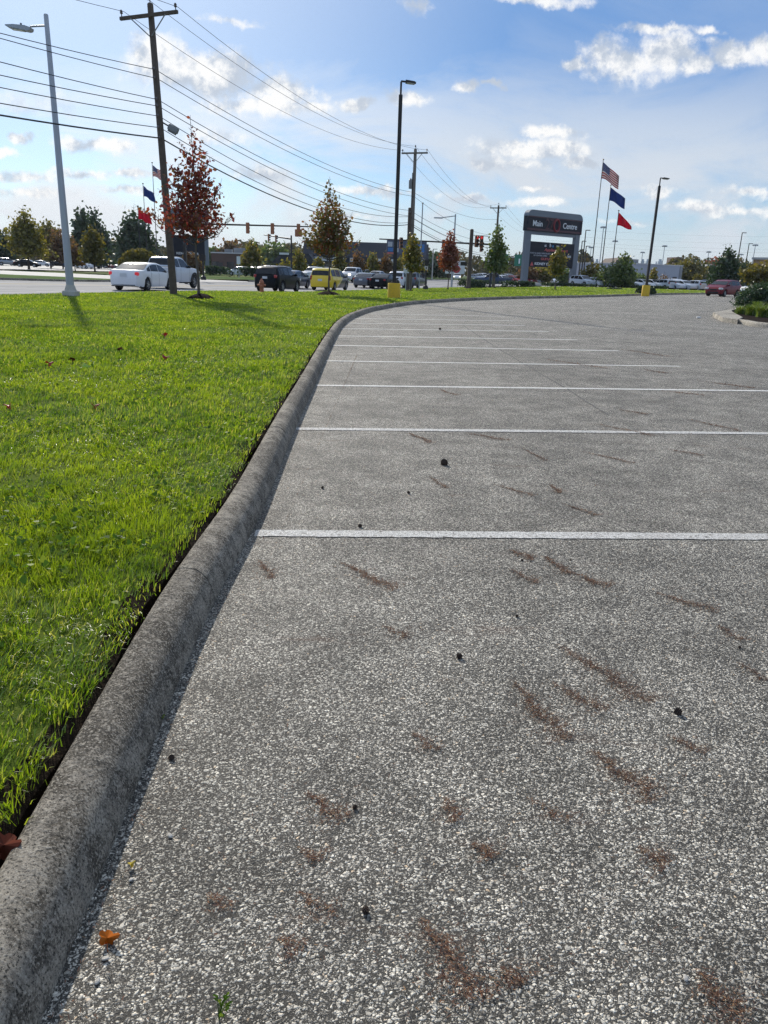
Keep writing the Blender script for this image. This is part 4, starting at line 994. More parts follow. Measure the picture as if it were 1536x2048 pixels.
def flagpole(pxb, pxt, pyt, Y, kind, pole_lb, flag_lb, fl, fh, droop, rz, grp, thick=.11, lift=0.0, attach=.985):
    p = at(pxb, Y); z0 = p[2] + lift; H = hgt(pxt, pyt, Y) - z0
    t = thing('flagpole', pole_lb, 'flagpole', (p[0], p[1], z0), 0, grp)
    mb = MB(); mb.lathe([(thick * 1.6, 0), (thick * 1.5, .3), (thick, .35), (thick * .5, H)], 12); mb.build('pole', M_FPOLE, t, 40)
    mb = MB(); mb.lathe([(.03, H), (.03, H + .08), (.12, H + .14), (.15, H + .22), (.10, H + .31), (.01, H + .34)], 10); mb.build('finial', pbr('finial_ball', (.12, .09, .04), .35, .6) if 'finial_ball' not in bpy.data.materials else bpy.data.materials['finial_ball'], t, 60)
    # cloth: u along fly, v up the hoist
    nu, nv = 26, 14; vs = []; fs = []; uvs = []
    for i in range(nu + 1):
        for j in range(nv + 1):
            u, v = i / nu, j / nv
            taper = 1 - (0.75 * u ** 1.4 if kind == 'red' and droop > .5 else 0.16 * u)
            x = fl * u * (0.96 - .05 * v); zz = fh * (v - .5) * taper - droop * fl * (u ** 1.25) + 0.05 * fh * math.sin(u * 7 + v * 2)
            y = 0.10 * fl * math.sin(u * 8.5 + v * 1.3) * (0.3 + u)
            vs.append((x, y, zz)); uvs.append((u, v))
    for i in range(nu):
        for j in range(nv): a = i * (nv + 1) + j; fs.append((a, a + nv + 1, a + nv + 2, a + 1))
    mb = MB(); mb.add(vs, fs); o = mb.build('flag', FM[kind], None, 180); ul = o.data.uv_layers.new(name='uv')
    for lp in o.data.loops: ul.data[lp.index].uv = uvs[lp.vertex_index]
    sm = o.modifiers.new('cloth', 'SOLIDIFY'); sm.thickness = .012
    o.location = (p[0] + thick * .55 * math.cos(rz), p[1] + thick * .55 * math.sin(rz), z0 + H * attach - fh * .5); o.rotation_euler = (0, 0, rz)
    props(o, flag_lb, 'flag', 'flags flying by the big sign' if grp.endswith('right') else 'flags flying across the road')
G1, G2 = 'flagpoles by the big sign on the right', 'flagpoles across the road'
flagpole(1181, 1208, 322, 145, 'striped', 'tallest of the dark flagpoles beside the big double legged sign', 'striped red and white flag with a blue corner on the tallest right flagpole', 3.2, 2.5, .62, R(-10), G1)
flagpole(1201, 1226, 373, 146, 'blue', 'middle dark flagpole beside the big double legged sign', 'plain dark blue flag on the middle right flagpole', 2.9, 2.1, .55, R(-10), G1)
flagpole(1222, 1240, 424, 147, 'red', 'shortest of the dark flagpoles beside the big double legged sign', 'red pennant like flag on the shortest right flagpole', 2.7, 2.1, .55, R(-10), G1)
flagpole(317, 305, 328, 150, 'striped', 'tall flagpole across the road behind the nearest utility pole', 'striped flag half hidden by the nearest utility pole across the road', 2.5, 1.8, .45, R(-10), G2, .09)
flagpole(297, 290, 370, 148, 'blue', 'middle flagpole across the road left of the utility pole', 'dark blue flag across the road left of the utility pole', 2.3, 1.7, .55, R(-12), G2, .09)
flagpole(284, 275, 416, 146, 'red', 'shortest flagpole across the road in front of the conifer like tree', 'bright red rectangular flag across the road in front of a dark tree', 2.6, 1.7, .42, R(-12), G2, .08)

# ------------------------------------------------------------------ trees
M_BARK = pbr('grey_bark', (0.11, 0.09, 0.075), 0.9, var=.3, scale=8, bump=.4, bscale=40)
M_BARKD = pbr('dark_bark', (0.045, 0.035, 0.03), 0.9, var=.3, scale=8, bump=.4, bscale=40)
LM = {
 'maple_red': leafmat('maple_red_leaves', [(0.09, 0.016, 0.016), (0.16, 0.022, 0.022), (0.24, 0.038, 0.03), (0.19, 0.06, 0.028), (0.13, 0.095, 0.024)], .45, .04, ((0.13, 0.03, 0.02), .5), .8),
 'maple_mix': leafmat('maple_mixed_leaves', [(0.176, 0.047, 0.016), (0.230, 0.074, 0.022), (0.189, 0.115, 0.024), (0.135, 0.135, 0.022), (0.101, 0.135, 0.022)], .42, .05, ((0.085, 0.085, 0.015), .6), .7),
 'maple_rust': leafmat('maple_rust_leaves', [(0.176, 0.034, 0.016), (0.243, 0.061, 0.024), (0.203, 0.081, 0.027)], .4, .05),
 'yellow_green': leafmat('yellow_green_leaves', [(0.081, 0.101, 0.014), (0.135, 0.149, 0.016), (0.203, 0.189, 0.020), (0.257, 0.176, 0.024)], .42, .05, ((0.17, 0.12, 0.015), .5), .8),
 'green': leafmat('mid_green_leaves', [(0.046, 0.093, 0.019), (0.078, 0.132, 0.025), (0.116, 0.171, 0.031), (0.155, 0.186, 0.039)], .38, .05, ((0.09, 0.09, 0.02), .4), .5),
 'dark': leafmat('dark_leaves', [(0.019, 0.040, 0.016), (0.031, 0.062, 0.020), (0.050, 0.085, 0.028)], .25, .05),
 'olive': leafmat('olive_leaves', [(0.081, 0.081, 0.016), (0.135, 0.121, 0.019), (0.189, 0.155, 0.022)], .38, .04, ((0.06, 0.07, 0.012), .5), .4),
 'gold': leafmat('gold_leaves', [(0.10, 0.10, 0.016), (0.16, 0.15, 0.02), (0.23, 0.20, 0.025)], .42, .04, ((0.10, 0.11, 0.02), .5), .4),
 'brown': leafmat('brown_leaves', [(0.121, 0.061, 0.027), (0.176, 0.088, 0.034), (0.135, 0.101, 0.030)], .35, .04, ((0.06, 0.06, 0.02), .5), .4),
}
def leaf_quads(P, size, g, flat=0.0, aspect=1.6):
    """P (n,3) centres -> folded rhombus leaves of two triangles each"""
    n = len(P); a = g.normal(size=(n, 3)); a /= np.linalg.norm(a, axis=1)[:, None]
    b = g.normal(size=(n, 3)); b -= a * (a * b).sum(1)[:, None]; b /= np.linalg.norm(b, axis=1)[:, None]
    c = np.cross(a, b); s = size * g.uniform(.6, 1.35, n)[:, None]
    V = np.empty((n, 4, 3), np.float32)
    V[:, 0] = P - a * s * .5 * aspect * .8; V[:, 1] = P + b * s * .5 + c * s * .08; V[:, 2] = P + a * s * .5 * aspect * .8; V[:, 3] = P - b * s * .5 + c * s * .08
    i = (np.arange(n) * 4)[:, None]
    return V.reshape(-1, 3), np.full(2 * n, 3), np.concatenate([i + [0, 1, 2], i + [0, 2, 3]], 1).ravel()
def tree(name, label, loc, H, clear, prof, nlimb, nleaf, lsize, leaf, group=None, tr=.06, bark=None, seed=1, up=.9, cl=.16, lean=0.0, twig=4, cat='tree', core=0.0, topbare=0.0, width_seed=0.35):
    """prof(t): crown radius at t=0 (lowest limb) .. 1 (top)"""
    g = np.random.default_rng(seed); t = thing(name, label, cat, loc, 0, group)
    mb = MB(); n = 9; tp = []
    wob = g.normal(0, tr * .5, (n, 2)); wob[0] = 0; wob[1] *= .3
    for i in range(n): tp.append((wob[i, 0] + lean * i / n, wob[i, 1], H * .985 * i / (n - 1)))
    tp = np.array(tp); rad = [tr * (1.25 if i == 0 else 1 - .9 * i / (n - 1)) for i in range(n)]
    mb.tube([tuple(p) for p in tp], rad, 8)
    tips = []; segs = []
    for k in range(nlimb):
        f = (k + .4) / nlimb; r_ = max(.04, prof(f)) * min(1.16, g.uniform(1 - width_seed, 1 + width_seed * .55))
        zt_ = clear + (H * .975 - clear) * f; rise = r_ * up * g.uniform(.75, 1.3); hz = max(clear * g.uniform(.86, 1.02), zt_ - rise); rise = max(.03, zt_ - hz)
        b = np.array([np.interp(hz, tp[:, 2], tp[:, 0]), np.interp(hz, tp[:, 2], tp[:, 1]), hz])
        az = k * 2.39996 + g.normal(0, .25)
        e = b + np.array([math.cos(az) * r_, math.sin(az) * r_, rise]); m_ = (b + e) / 2 + np.array([math.cos(az) * r_ * .12, math.sin(az) * r_ * .12, -rise * .10])
        q = tr * .52 * (1 - .72 * f); mb.tube([tuple(b), tuple(m_), tuple(e)], [q, q * .6, q * .15], 5)
        segs += [(b * .55 + m_ * .45, m_, 0.7), (m_, e, 1.0)]
        for j in range(twig):
            s = g.uniform(.3, .95); o = b * (1 - s) + e * s; a2 = az + g.choice([-1, 1]) * g.uniform(.4, 1.1); l = r_ * g.uniform(.14, .30) * (1.25 - .45 * s)
            e2 = o + np.array([math.cos(a2) * l, math.sin(a2) * l, l * up * g.uniform(.3, 1.1)]); mb.tube([tuple(o), tuple(e2)], [q * .42, q * .14], 4); segs.append((o, e2, .9))
    segs.append((tp[-2], np.array([tp[-1][0], tp[-1][1], H]), 1.2))
    mb.build('trunk', bark or M_BARK, t, 60)
    L = np.array([np.linalg.norm(b - a) * w for a, b, w in segs]); pick = g.choice(len(segs), nleaf, p=L / L.sum())
    A = np.array([s[0] for s in segs])[pick]; B = np.array([s[1] for s in segs])[pick]; s = g.random(nleaf)[:, None]
    P = A * (1 - s) + B * s + g.normal(0, 1, (nleaf, 3)) * cl * np.array([1, 1, .8])
    # leaves gather in sprays
    nc = max(8, nleaf // 9); cen = P[:nc]; j = g.integers(0, nc, nleaf - nc)
    P[nc:] = P[nc:] * .45 + .55 * (cen[j] + g.normal(0, cl * .8, (nleaf - nc, 3))) if core == 0 else P[nc:]
    P = P[P[:, 2] > clear * .8]
    V, fn, ix = leaf_quads(P, lsize, g); npmesh('crown', V, fn, ix, LM[leaf], t)
    return t
def vase(w, peak=.25, top=.06, ex=.85):
    return lambda f: w * (0.80 + .2 * f / peak if f < peak else top / w + (1 - top / w) * (1 - (f - peak) / (1 - peak)) ** ex)
def mound(px, Y, r_, h, label, dz=LZ, m=None):
    b = base3(px, Y, dz); g = random.Random(int(px)); mb = MB(); n = 22; rows = []
    for k in range(6):
        f = k / 5; rows.append([(r_ * (1 - f) * (1 + .08 * math.sin(5 * a) + g.uniform(-.05, .05)) * math.cos(a), r_ * (1 - f) * (1 + .08 * math.sin(5 * a)) * math.sin(a), -.03 + (h + .03) * (1 - (1 - f) ** 2) + g.uniform(-.02, .02) * (k > 0)) for a in [2 * math.pi * q / n for q in range(n)] + [0]])
    mb.grid(rows); o = mb.build('mulch_mound', m or M_MULCH, None, 60, b); return props(o, label, 'mulch', 'mulch mounds at the young trees')
def ltree(px, Y, pyt, *a, **k):
    b = base3(px, Y, LZ + k.pop('dz', 0)); H = hgt(px, pyt, Y) - b[2]; lab = k.pop('label'); return tree('maple_tree', lab, b, H, *a, group='young maples along the lawn', **k)
mound(400, 31.0, .62, .20, 'dark mulch mound at the foot of the red leaved maple')
ltree(396, 31.0, 224, 2.3, vase(1.95, .16, .04, 1.15), 42, 2600, .115, 'maple_red', tr=.055, seed=4, up=.95, cl=.055, width_seed=.55, twig=6, label='red leaved young maple, nearest tree on the lawn')
mound(657, 41.0, .72, .20, 'dark mulch mound at the foot of the bronze and green maple')
ltree(658, 41.0, 349, 1.95, vase(1.55, .30, .04, 1.0), 40, 3000, .125, 'maple_mix', tr=.05, seed=9, up=1.1, cl=.06, width_seed=.5, twig=6, label='bronze and green young maple in front of the yellow van')
ltree(822, 60.0, 460, 1.5, vase(1.05, .4), 22, 2000, .16, 'yellow_green', tr=.05, seed=14, up=.9, cl=.16, label='yellow green young tree just right of the middle lamp post')
ltree(897, 70.0, 456, 1.7, vase(1.15, .25), 24, 2300, .17, 'maple_rust', tr=.05, seed=18, up=.8, cl=.16, label='rust red young tree in front of the open road')
ltree(990, 75.0, 438, 1.5, vase(1.35, .2), 26, 2200, .19, 'green', tr=.05, seed=23, up=.85, cl=.18, label='thin topped green young tree left of the double legged sign', width_seed=.2)
ltree(1112, 70.0, 487, 1.35, vase(.95, .3), 22, 2300, .17, 'yellow_green', tr=.05, seed=31, up=.9, cl=.15, label='green young tree standing in front of the sign panels')
mound(821, 60.0, .5, .08, 'low dark mulch patch at the tree by the middle lamp post'); mound(990, 75, .5, .07, 'low dark mulch patch at the thin topped green tree'); mound(1112, 70, .5, .07, 'low dark mulch patch at the tree before the sign')

# trees across the road and beyond
BG = 'trees beyond the road'
def btree(px, Y, pyt, label, clear, pr, nl, n, ls, leaf, seed, name='broadleaf_tree', dz=.0, **k):
    p = at(px, Y); b = (p[0], p[1], p[2] + dz); H = hgt(px, pyt, Y) - b[2]
    return tree(name, label, b, H, clear * H, lambda f: pr(f) * H, nl, n, ls, leaf, group=BG, seed=seed, tr=.018 * H, bark=M_BARKD, **k)
round_ = lambda w: (lambda f: w * math.sqrt(max(.02, 1 - (1.7 * f - .75) ** 2)))
cone = lambda w: (lambda f: w * (1.02 - f) ** .75)
btree(60, 120, 410, 'sparse topped yellowing tree at the far left across the road', .22, lambda f: .42 * (1 - f) ** .8 + .05, 34, 3400, .36, 'gold', 41, cl=.38, up=.55)
btree(104, 150, 441, 'dull green and brown tree left of the galvanised street lamp', .2, round_(.36), 26, 2600, .5, 'olive', 42, cl=.55)
btree(128, 146, 458, 'brown leaved tree just left of the galvanised street lamp', .2, round_(.4), 22, 2000, .5, 'brown', 43, cl=.5)
btree(172, 190, 408, 'left one of a pair of dark dense conical trees across the road', .06, cone(.30), 40, 3600, .75, 'dark', 44, cl=.7, name='evergreen_tree', up=.9)
btree(199, 196, 412, 'right one of a pair of dark dense conical trees across the road', .06, cone(.33), 40, 3600, .75, 'dark', 45, cl=.75, name='evergreen_tree', up=.9)
btree(191, 112, 446, 'olive green slender tree standing before the dark conical pair', .2, lambda f: .33 * (1 - f) ** .7 + .03, 26, 2400, .34, 'olive', 46, cl=.36, up=.8)
btree(152, 118, 485, 'small brownish green young tree just right of the galvanised street lamp', .22, lambda f: .34 * (1 - f) ** .7 + .03, 20, 1100, .28, 'brown', 47, cl=.26)
btree(276, 178, 408, 'broad dark green conical tree behind the red flag across the road', .12, lambda f: .50 * (1 - f) ** .8 + .03, 36, 3600, .72, 'dark', 48, cl=.7, up=.5)
btree(8, 200, 452, 'dark round tree at the very left edge across the road', .15, round_(.45), 22, 2000, .8, 'dark', 49, cl=.8)
btree(505, 132, 478, 'pointed yellow green tree behind the signal arm over the road', .15, lambda f: .40 * (1 - f) ** .9 + .03, 26, 2600, .38, 'yellow_green', 50, cl=.4)
btree(460, 260, 481, 'round brownish tree behind the brick building', .15, round_(.42), 22, 1700, 1.0, 'brown', 51, cl=1.0)
btree(428, 262, 492, 'grey green tree behind the brick building', .15, round_(.5), 20, 1500, 1.0, 'green', 52, cl=1.0)
btree(545, 250, 482, 'wide blue green tree behind the restaurant roof', .15, round_(.62), 24, 2000, 1.0, 'green', 53, cl=1.1)
btree(598, 120, 496, 'small yellow green tree left of the yellow van', .22, lambda f: .34 * (1 - f) ** .7 + .03, 20, 1300, .3, 'yellow_green', 54, cl=.28)
btree(572, 126, 515, 'low orange tree beside the restaurant', .15, round_(.55), 16, 900, .32, 'gold', 55, cl=.35)
for i, (px, pyt, lf, lb) in enumerate([(638, 512, 'yellow_green', 'thin ginkgo like tree left of the bronze maple trunk'), (679, 499, 'yellow_green', 'slim yellow green tree before the storefront, right of the bronze maple'), (715, 498, 'brown', 'slim brownish tree before the storefront'),
                                       (745, 503, 'yellow_green', 'slim green tree before the storefront, third from the bronze maple'), (772, 505, 'brown', 'slim rusty topped tree left of the middle lamp post'), (796, 515, 'yellow_green', 'slim tree just right of the middle lamp post before the storefront')]):
    btree(px, 138, pyt, lb, .25, lambda f: .30 * (1 - f) ** .6 + .03, 18, 1100, .32, lf, 60 + i, cl=.3)
btree(868, 230, 506, 'wide dark tree behind the crossing post', .12, round_(.62), 26, 2400, .9, 'dark', 70, cl=.9)
btree(1245, 122, 503, 'pointed green tree left of the pale grey building', .10, lambda f: .48 * (1 - f) ** .85 + .04, 32, 3200, .36, 'green', 71, cl=.36)
btree(1222, 126, 524, 'rounded green tree beside the pointed one near the flagpoles', .1, round_(.7), 20, 1500, .36, 'green', 72, cl=.4)
btree(1371, 190, 515, 'broad dark tree at the right end of the pale grey building', .1, round_(.75), 30, 3600, .65, 'olive', 73, cl=.7)
btree(1398, 196, 522, 'broad dark green tree left of the red car', .1, round_(.7), 26, 2800, .65, 'dark', 74, cl=.7)
btree(1448, 118, 491, 'tall dark green pointed tree behind the red car', .08, lambda f: .47 * (1 - f) ** .8 + .04, 40, 5200, .36, 'dark', 75, cl=.38, up=.6)
btree(1488, 135, 517, 'dark green tree right of the tall pointed tree behind the red car', .1, round_(.5), 24, 2400, .42, 'dark', 76, cl=.45)
btree(1524, 92, 519, 'orange tinged green tree in front of the tan building', .3, round_(.62), 26, 2600, .30, 'olive', 77, cl=.3)
btree(1426, 330, 509, 'small red leaved tree far behind the tall pointed tree', .2, round_(.5), 14, 700, 1.0, 'maple_rust', 78, cl=.8)
btree(1183, 132, 524, 'yellow green tree behind the flagpoles', .1, round_(.6), 18, 1300, .42, 'olive', 79, cl=.42)
btree(1306, 165, 540, 'small round green tree before the pale grey wall', .25, round_(.6), 16, 900, .34, 'green', 80, cl=.35) if False else None
btree(1279, 128, 541, 'small round green tree before the pale grey building', .3, round_(.55), 14, 800, .25, 'green', 81, cl=.25)
btree(1306, 128, 532, 'slender yellowing tree beside the right yellow based lamp post', .25, lambda f: .22 * (1 - f) ** .4, 14, 700, .24, 'yellow_green', 82, cl=.22)
btree(1327, 128, 542, 'nearly bare small tree before the pale grey building', .3, round_(.5), 16, 160, .2, 'brown', 83, cl=.25)
btree(1058, 150, 529, 'rusty brown tree seen between the legs of the big sign, left one', .15, round_(.65), 18, 1300, .45, 'brown', 84, cl=.45)
btree(1083, 152, 530, 'golden tree seen between the legs of the big sign, middle one', .15, round_(.65), 18, 1300, .45, 'gold', 85, cl=.45)
btree(1130, 150, 536, 'green tree seen between the legs of the big sign, right one', .15, round_(.6), 18, 1300, .45, 'green', 86, cl=.45)
btree(1395, 135, 545, 'thin yellow green young tree left of the red car', .25, lambda f: .34 * (1 - f) ** .6 + .02, 16, 700, .28, 'olive', 87, cl=.28)

# shrubs and hedges: many small leaves through a body with depth
def shrub(name, label, loc, size, n, ls, leaf, seed, cat='shrub', rotz=0, group=None, box=False, spiky=0.0, stems=5):
    g = np.random.default_rng(seed); t = thing(name, label, cat, loc, rotz, group)
    a, b, h = size
    d = g.normal(size=(n, 3)); d /= np.linalg.norm(d, axis=1)[:, None]; d[:, 2] = np.abs(d[:, 2])
    if box: d = np.sign(d) * np.abs(d) ** .35; d /= np.maximum(1e-6, np.abs(d).max(1))[:, None] ** .8
    r_ = g.uniform(.45, 1.0, n) ** .45 * (1 + .10 * lownoise(d[:, 0] * 3, d[:, 1] * 3 + d[:, 2] * 4, 1.5, seed) + spiky * g.random(n) ** 4)
    P = d * r_[:, None] * np.array([a / 2, b / 2, h]) + np.array([0, 0, .03])
    V, fn, ix = leaf_quads(P, ls, g); npmesh('foliage', V, fn, ix, LM[leaf], t)
    mb = MB()
    for k in range(stems):
        q = k * 2.4; mb.tube([(a * .08 * math.cos(q), b * .08 * math.sin(q), 0), (a * .3 * math.cos(q), b * .3 * math.sin(q), h * .7)], [.03 * h, .01 * h], 5)
    mb.build('stems', M_BARKD, t); return t
p = at(282, 105); shrub('round_bush', 'large rounded olive bush across the road behind the white cars', (p[0], p[1], p[2] + .1), (6.1, 5.0, 3.1), 5200, .26, 'olive', 90, 'bush')
p = at(383, 128); shrub('ornamental_grass', 'tan plumed ornamental grass clump behind the white pickup', (p[0], p[1], p[2] + .1), (3.6, 3.2, 2.7), 2200, .30, 'brown', 91, 'grass clump', spiky=.4)
p = at(468, 118); shrub('clipped_hedge', 'dark clipped hedge beside the side drive across the road', (p[0], p[1], p[2]), (8.0, 2.4, 1.35), 3000, .22, 'dark', 92, 'hedge', box=True)
p = at(625, 128); shrub('clipped_hedge', 'long low hedge before the storefront across the road', (p[0], p[1], p[2]), (17.0, 2.0, 1.25), 3600, .24, 'dark', 93, 'hedge', box=True)
p = at(1003, 93); shrub('clipped_hedge', 'low dark clipped hedge at the left foot of the big sign', (p[0] - .5, p[1], p[2] + .05), (9.0, 1.8, .85), 4200, .14, 'dark', 94, 'hedge', box=True, rotz=R(8))
p = at(952, 89); shrub('dark_shrub', 'dark rounded shrub at the foot of the signal post', (p[0], p[1], p[2] + .05), (2.4, 2.2, 1.05), 1800, .14, 'dark', 95)
p = at(1085, 127); shrub('bright_bush', 'pale yellow green low bush between the legs of the big sign', (p[0], p[1] - 3, p[2] + .1), (2.2, 1.8, .55), 800, .16, 'gold', 96)
p = at(1165, 121); shrub('clipped_hedge', 'low dark planting along the bed below the flagpoles', (p[0] + 4, p[1] + 1, p[2] - .1), (20.0, 2.0, .55), 3600, .18, 'dark', 97, 'hedge', box=True, rotz=R(14))
for k, (px, lb) in enumerate([(1284, 'dark small shrub left of the right yellow lamp base'), (1307, 'dark small shrub right of the right yellow lamp base')]):
    p = at(px, 66.5); shrub('dark_shrub', lb, (p[0], p[1], p[2] + .1), (.85, .8, .55), 900, .08, 'dark', 98 + k)
p = at(1232, 88); shrub('dark_shrub', 'flat dark mound of plants on the grass below the flagpoles', (p[0], p[1], p[2] + .1), (2.0, 1.2, .22), 500, .1, 'dark', 100)
mb = MB(); mb.lathe([(.5, -.05), (.62, .15), (.5, .42), (.22, .56), (.05, .58)], 9); p = at(1073, 118); o = mb.build('boulder', pbr('pale_boulder', (.34, .32, .29), .85, var=.25, scale=3, bump=.5, bscale=12), None, 40, (p[0], p[1], p[2] + .05)); o.scale = (1.5, 1.1, 1.0); props(o, 'pale boulder in the bed at the left foot of the big sign', 'rock')
# far wood along the horizon
def far_wood():
    g = np.random.default_rng(77); P = []; 
    for k in range(430):
        px = g.uniform(-120, 1680); Y = g.uniform(330, 620); p = at(px, Y)
        top = 490 + (px - 500) * .030 + 8 * math.sin(px * .021) + 6 * math.sin(px * .057 + 2) + g.uniform(-3, 14)
        if 1180 < px < 1345: top += 9
        if px > 850: top += 4
        H = max(4, hgt(px, top, Y)); w = H * g.uniform(.5, .8); n = 150
        d = g.normal(size=(n, 3)); d /= np.linalg.norm(d, axis=1)[:, None]; r_ = g.uniform(.5, 1, n)[:, None] ** .5
        P.append(np.array([p[0], p[1], H * .52]) + d * r_ * np.array([w * .62, w * .62, H * .5]))
    P = np.concatenate(P); V, fn, ix = leaf_quads(P, 1.5, g)
    m = leafmat('far_wood_leaves', [(0.035, 0.045, 0.015), (0.06, 0.065, 0.018), (0.09, 0.08, 0.02), (0.12, 0.085, 0.025)], .25, .03, ((0.10, 0.07, 0.022), .6), .012)
    return props(npmesh('far_woodland', V, fn, ix, m), kind='stuff')
far_wood()

# ------------------------------------------------------------------ planted island at the right
tip = gp(1428, 632); isl = [tip, gp(1446, 643), gp(1480, 648), gp(1536, 656)]
e0 = isl[-1]; isl += [e0 + np.array([2.5, -3.2]), e0 + np.array([6.0, -7.5])]
back = [gp(1462, 624), gp(1500, 610)]; back += [back[-1] + np.array([2.5, 4.5]), back[-1] + np.array([6, 8])]
outer = catmull(back[::-1] + isl, .2); 
struct(kerb('island_kerb', outer[::-1] if False else outer, [(0, -.05), (-.004, .02), (-.02, .10), (-.05, .14), (-.16, .15), (-.30, .15), (-.31, -.05)] if False else [(0, -.05), (.01, .07), (.03, .13), (.06, .15), (.20, .155), (.205, -.05)], M_KERB2))
inn = offset(outer, .19)
cen = np.array([outer[:, 0].max() + 3, np.mean(outer[:, 1]) + 0.5])
mb = MB(); mb.grid([[(p[0] * (1 - u) + cen[0] * u, p[1] * (1 - u) + cen[1] * u, z1(*p) + .12 + .10 * u) for u in (0, .3, .6, 1)] for p in inn]); struct(mb.build('island_mulch', M_MULCH))
# broad concrete apron at the tip
ta = [gp(1425, 632), gp(1445, 644), gp(1474, 648), gp(1484, 643), gp(1464, 631), gp(1461, 625)]
mb = MB(); n = len(ta); vs = [(p[0], p[1], z1(*p) + .158) for p in ta] + [(p[0], p[1], z1(*p) - .02) for p in ta]
mb.add(vs, [tuple(range(n))] + [(i, n + i, n + (i + 1) % n, (i + 1) % n) for i in range(n)]); struct(mb.build('island_apron', M_KERB2))
LM['juniper'] = leafmat('juniper_sprays', [(0.012, 0.035, 0.014), (0.022, 0.055, 0.018), (0.04, 0.08, 0.024)], .25, .05, ((0.05, 0.09, 0.02), .5), 1.2)
LM['daylily'] = leafmat('daylily_blades', [(0.05, 0.10, 0.012), (0.09, 0.16, 0.016), (0.14, 0.21, 0.02), (0.22, 0.24, 0.05)], .45, .06)
for k, (px, py, sz, lb) in enumerate([(1500, 618, (2.3, 2.2, 1.05), 'dark spreading juniper at the front of the planted island'), (1535, 612, (3.0, 2.6, 1.2), 'dark juniper at the right picture edge on the island'), (1512, 603, (2.8, 2.6, 1.0), 'dark juniper at the rear of the planted island')]):
    p = gp(px, py); shrub('juniper_bush', lb, (p[0] + .5, p[1] + .3, z1(*p) + .12), sz, 5200, .085, 'juniper', 110 + k, 'bush', group='dark junipers on the island', spiky=.35)
def daylily(px, py, h, n, label, seed):
    g = np.random.default_rng(seed); p = gp(px, py); t = thing('daylily_clump', label, 'plant', (p[0], p[1], z1(*p) + .13), 0, 'bladed plants on the island')
    V = []; fn = []; ix = []
    for k in range(n):
        a = g.uniform(0, 6.28); r0 = g.uniform(0, .22); l = h * g.uniform(.7, 1.35); reach = l * g.uniform(.3, .9); w_ = .011; c, s = math.cos(a), math.sin(a); b0 = len(V)
        bx, by = r0 * math.cos(a * 1.7 + k), r0 * math.sin(a * 1.7 + k)
        for q in range(6):
            f = q / 5; rr_ = reach * f ** 1.3; zz = l * (1.5 * f - .85 * f * f); ww = w_ * (1 - f * .85)
            V += [(bx + c * rr_ - s * ww, by + s * rr_ + c * ww, zz), (bx + c * rr_ + s * ww, by + s * rr_ - c * ww, zz)]
        for q in range(5): fn.append(4); ix += [b0 + 2 * q, b0 + 2 * q + 1, b0 + 2 * q + 3, b0 + 2 * q + 2]
    npmesh('blades', np.array(V, np.float32), np.array(fn), np.array(ix), LM['daylily'], t)
for k, (px, py, h, lb) in enumerate([(1478, 634, .40, 'small yellowing bladed plant at the left end of the island bed'), (1500, 637, .52, 'bright green bladed plant second from the left on the island'), (1522, 641, .6, 'bright green bladed plant at the front right of the island'), (1545, 637, .62, 'bladed plant at the right picture edge of the island'), (1512, 628, .55, 'bladed plant behind the front row, against the junipers')]):
    daylily(px, py, h, 260, lb, 120 + k)

# ------------------------------------------------------------------ vehicles
def paint(name, c, metal=0.0, rough=.32): return pbr(name, c, rough, metal, .03, 1, coat=.6)
PAINT = {'white': paint('white_car_paint', (.74, .75, .77)), 'cream': paint('cool_white_car_paint', (.56, .60, .66)), 'black': pbr('black_car_paint', (.004, .005, .007), .3, 0, .03, 1, coat=.0, spec=.15), 'grey': paint('grey_car_paint', (.12, .125, .14), .5), 'silver': paint('silver_car_paint', (.34, .35, .37), .7),
         'red': pbr('maroon_car_paint', (.16, .006, .014), .35, 0, .03, 1, coat=.15, spec=.3), 'blue': paint('dark_blue_car_paint', (.02, .04, .10), .3), 'brightred': paint('bright_red_car_paint', (.35, .02, .02))}
def van_paint():
    m, nt, out = mat('yellow_van_wrap'); o = nd(nt, 'TexCoord').outputs['Object']; sp = nd(nt, 'SeparateXYZ', Vector=o)
    f = mth(nt, 'ADD', sp.outputs[0], mth(nt, 'MULTIPLY', sp.outputs[2], -1.3)); f = mth(nt, 'ADD', f, mth(nt, 'MULTIPLY', mth(nt, 'SINE', mth(nt, 'MULTIPLY', sp.outputs[2], 5.0)), .12))
    dk = smooth(nt, f, -.95, -.90); wh = mth(nt, 'MULTIPLY', smooth(nt, f, -1.28, -1.24), mth(nt, 'SUBTRACT', 1.0, smooth(nt, f, -1.1, -1.06)))
    c = mixc(nt, dk, (.80, .56, .015), (.04, .035, .06)); c = mixc(nt, mth(nt, 'MULTIPLY', wh, .8), c, (.6, .6, .62))
    p = nd(nt, 'BsdfPrincipled', Base_Color=c, Roughness=.32); p.inputs['Coat Weight'].default_value = .5; nt.links.new(p.outputs[0], out.inputs[0]); return m
PAINT['van'] = van_paint()
M_GLASS = pbr('tinted_car_glass', (.008, .011, .014), .08, 0, .02, spec=.4); M_TYRE = pbr('tyre_rubber', (.012, .012, .013), .85); M_RIM = pbr('alloy_rim', (.40, .41, .43), .35, .8)
M_TAIL = pbr('tail_light', (.35, .008, .012), .2, coat=.5); M_HEAD = pbr('headlight_glass', (.55, .57, .6), .12, coat=.5); M_PLATE = pbr('number_plate', (.6, .62, .64), .5); M_TRIM = pbr('black_trim', (.012, .012, .013), .55); M_CHROME = pbr('chrome', (.5, .5, .52), .15, .9)
M_REDON = glow('lit_tail_light', (.75, .03, .04), .25); M_HEADON = glow('lit_headlight', (1.0, .92, .75), 2.5)
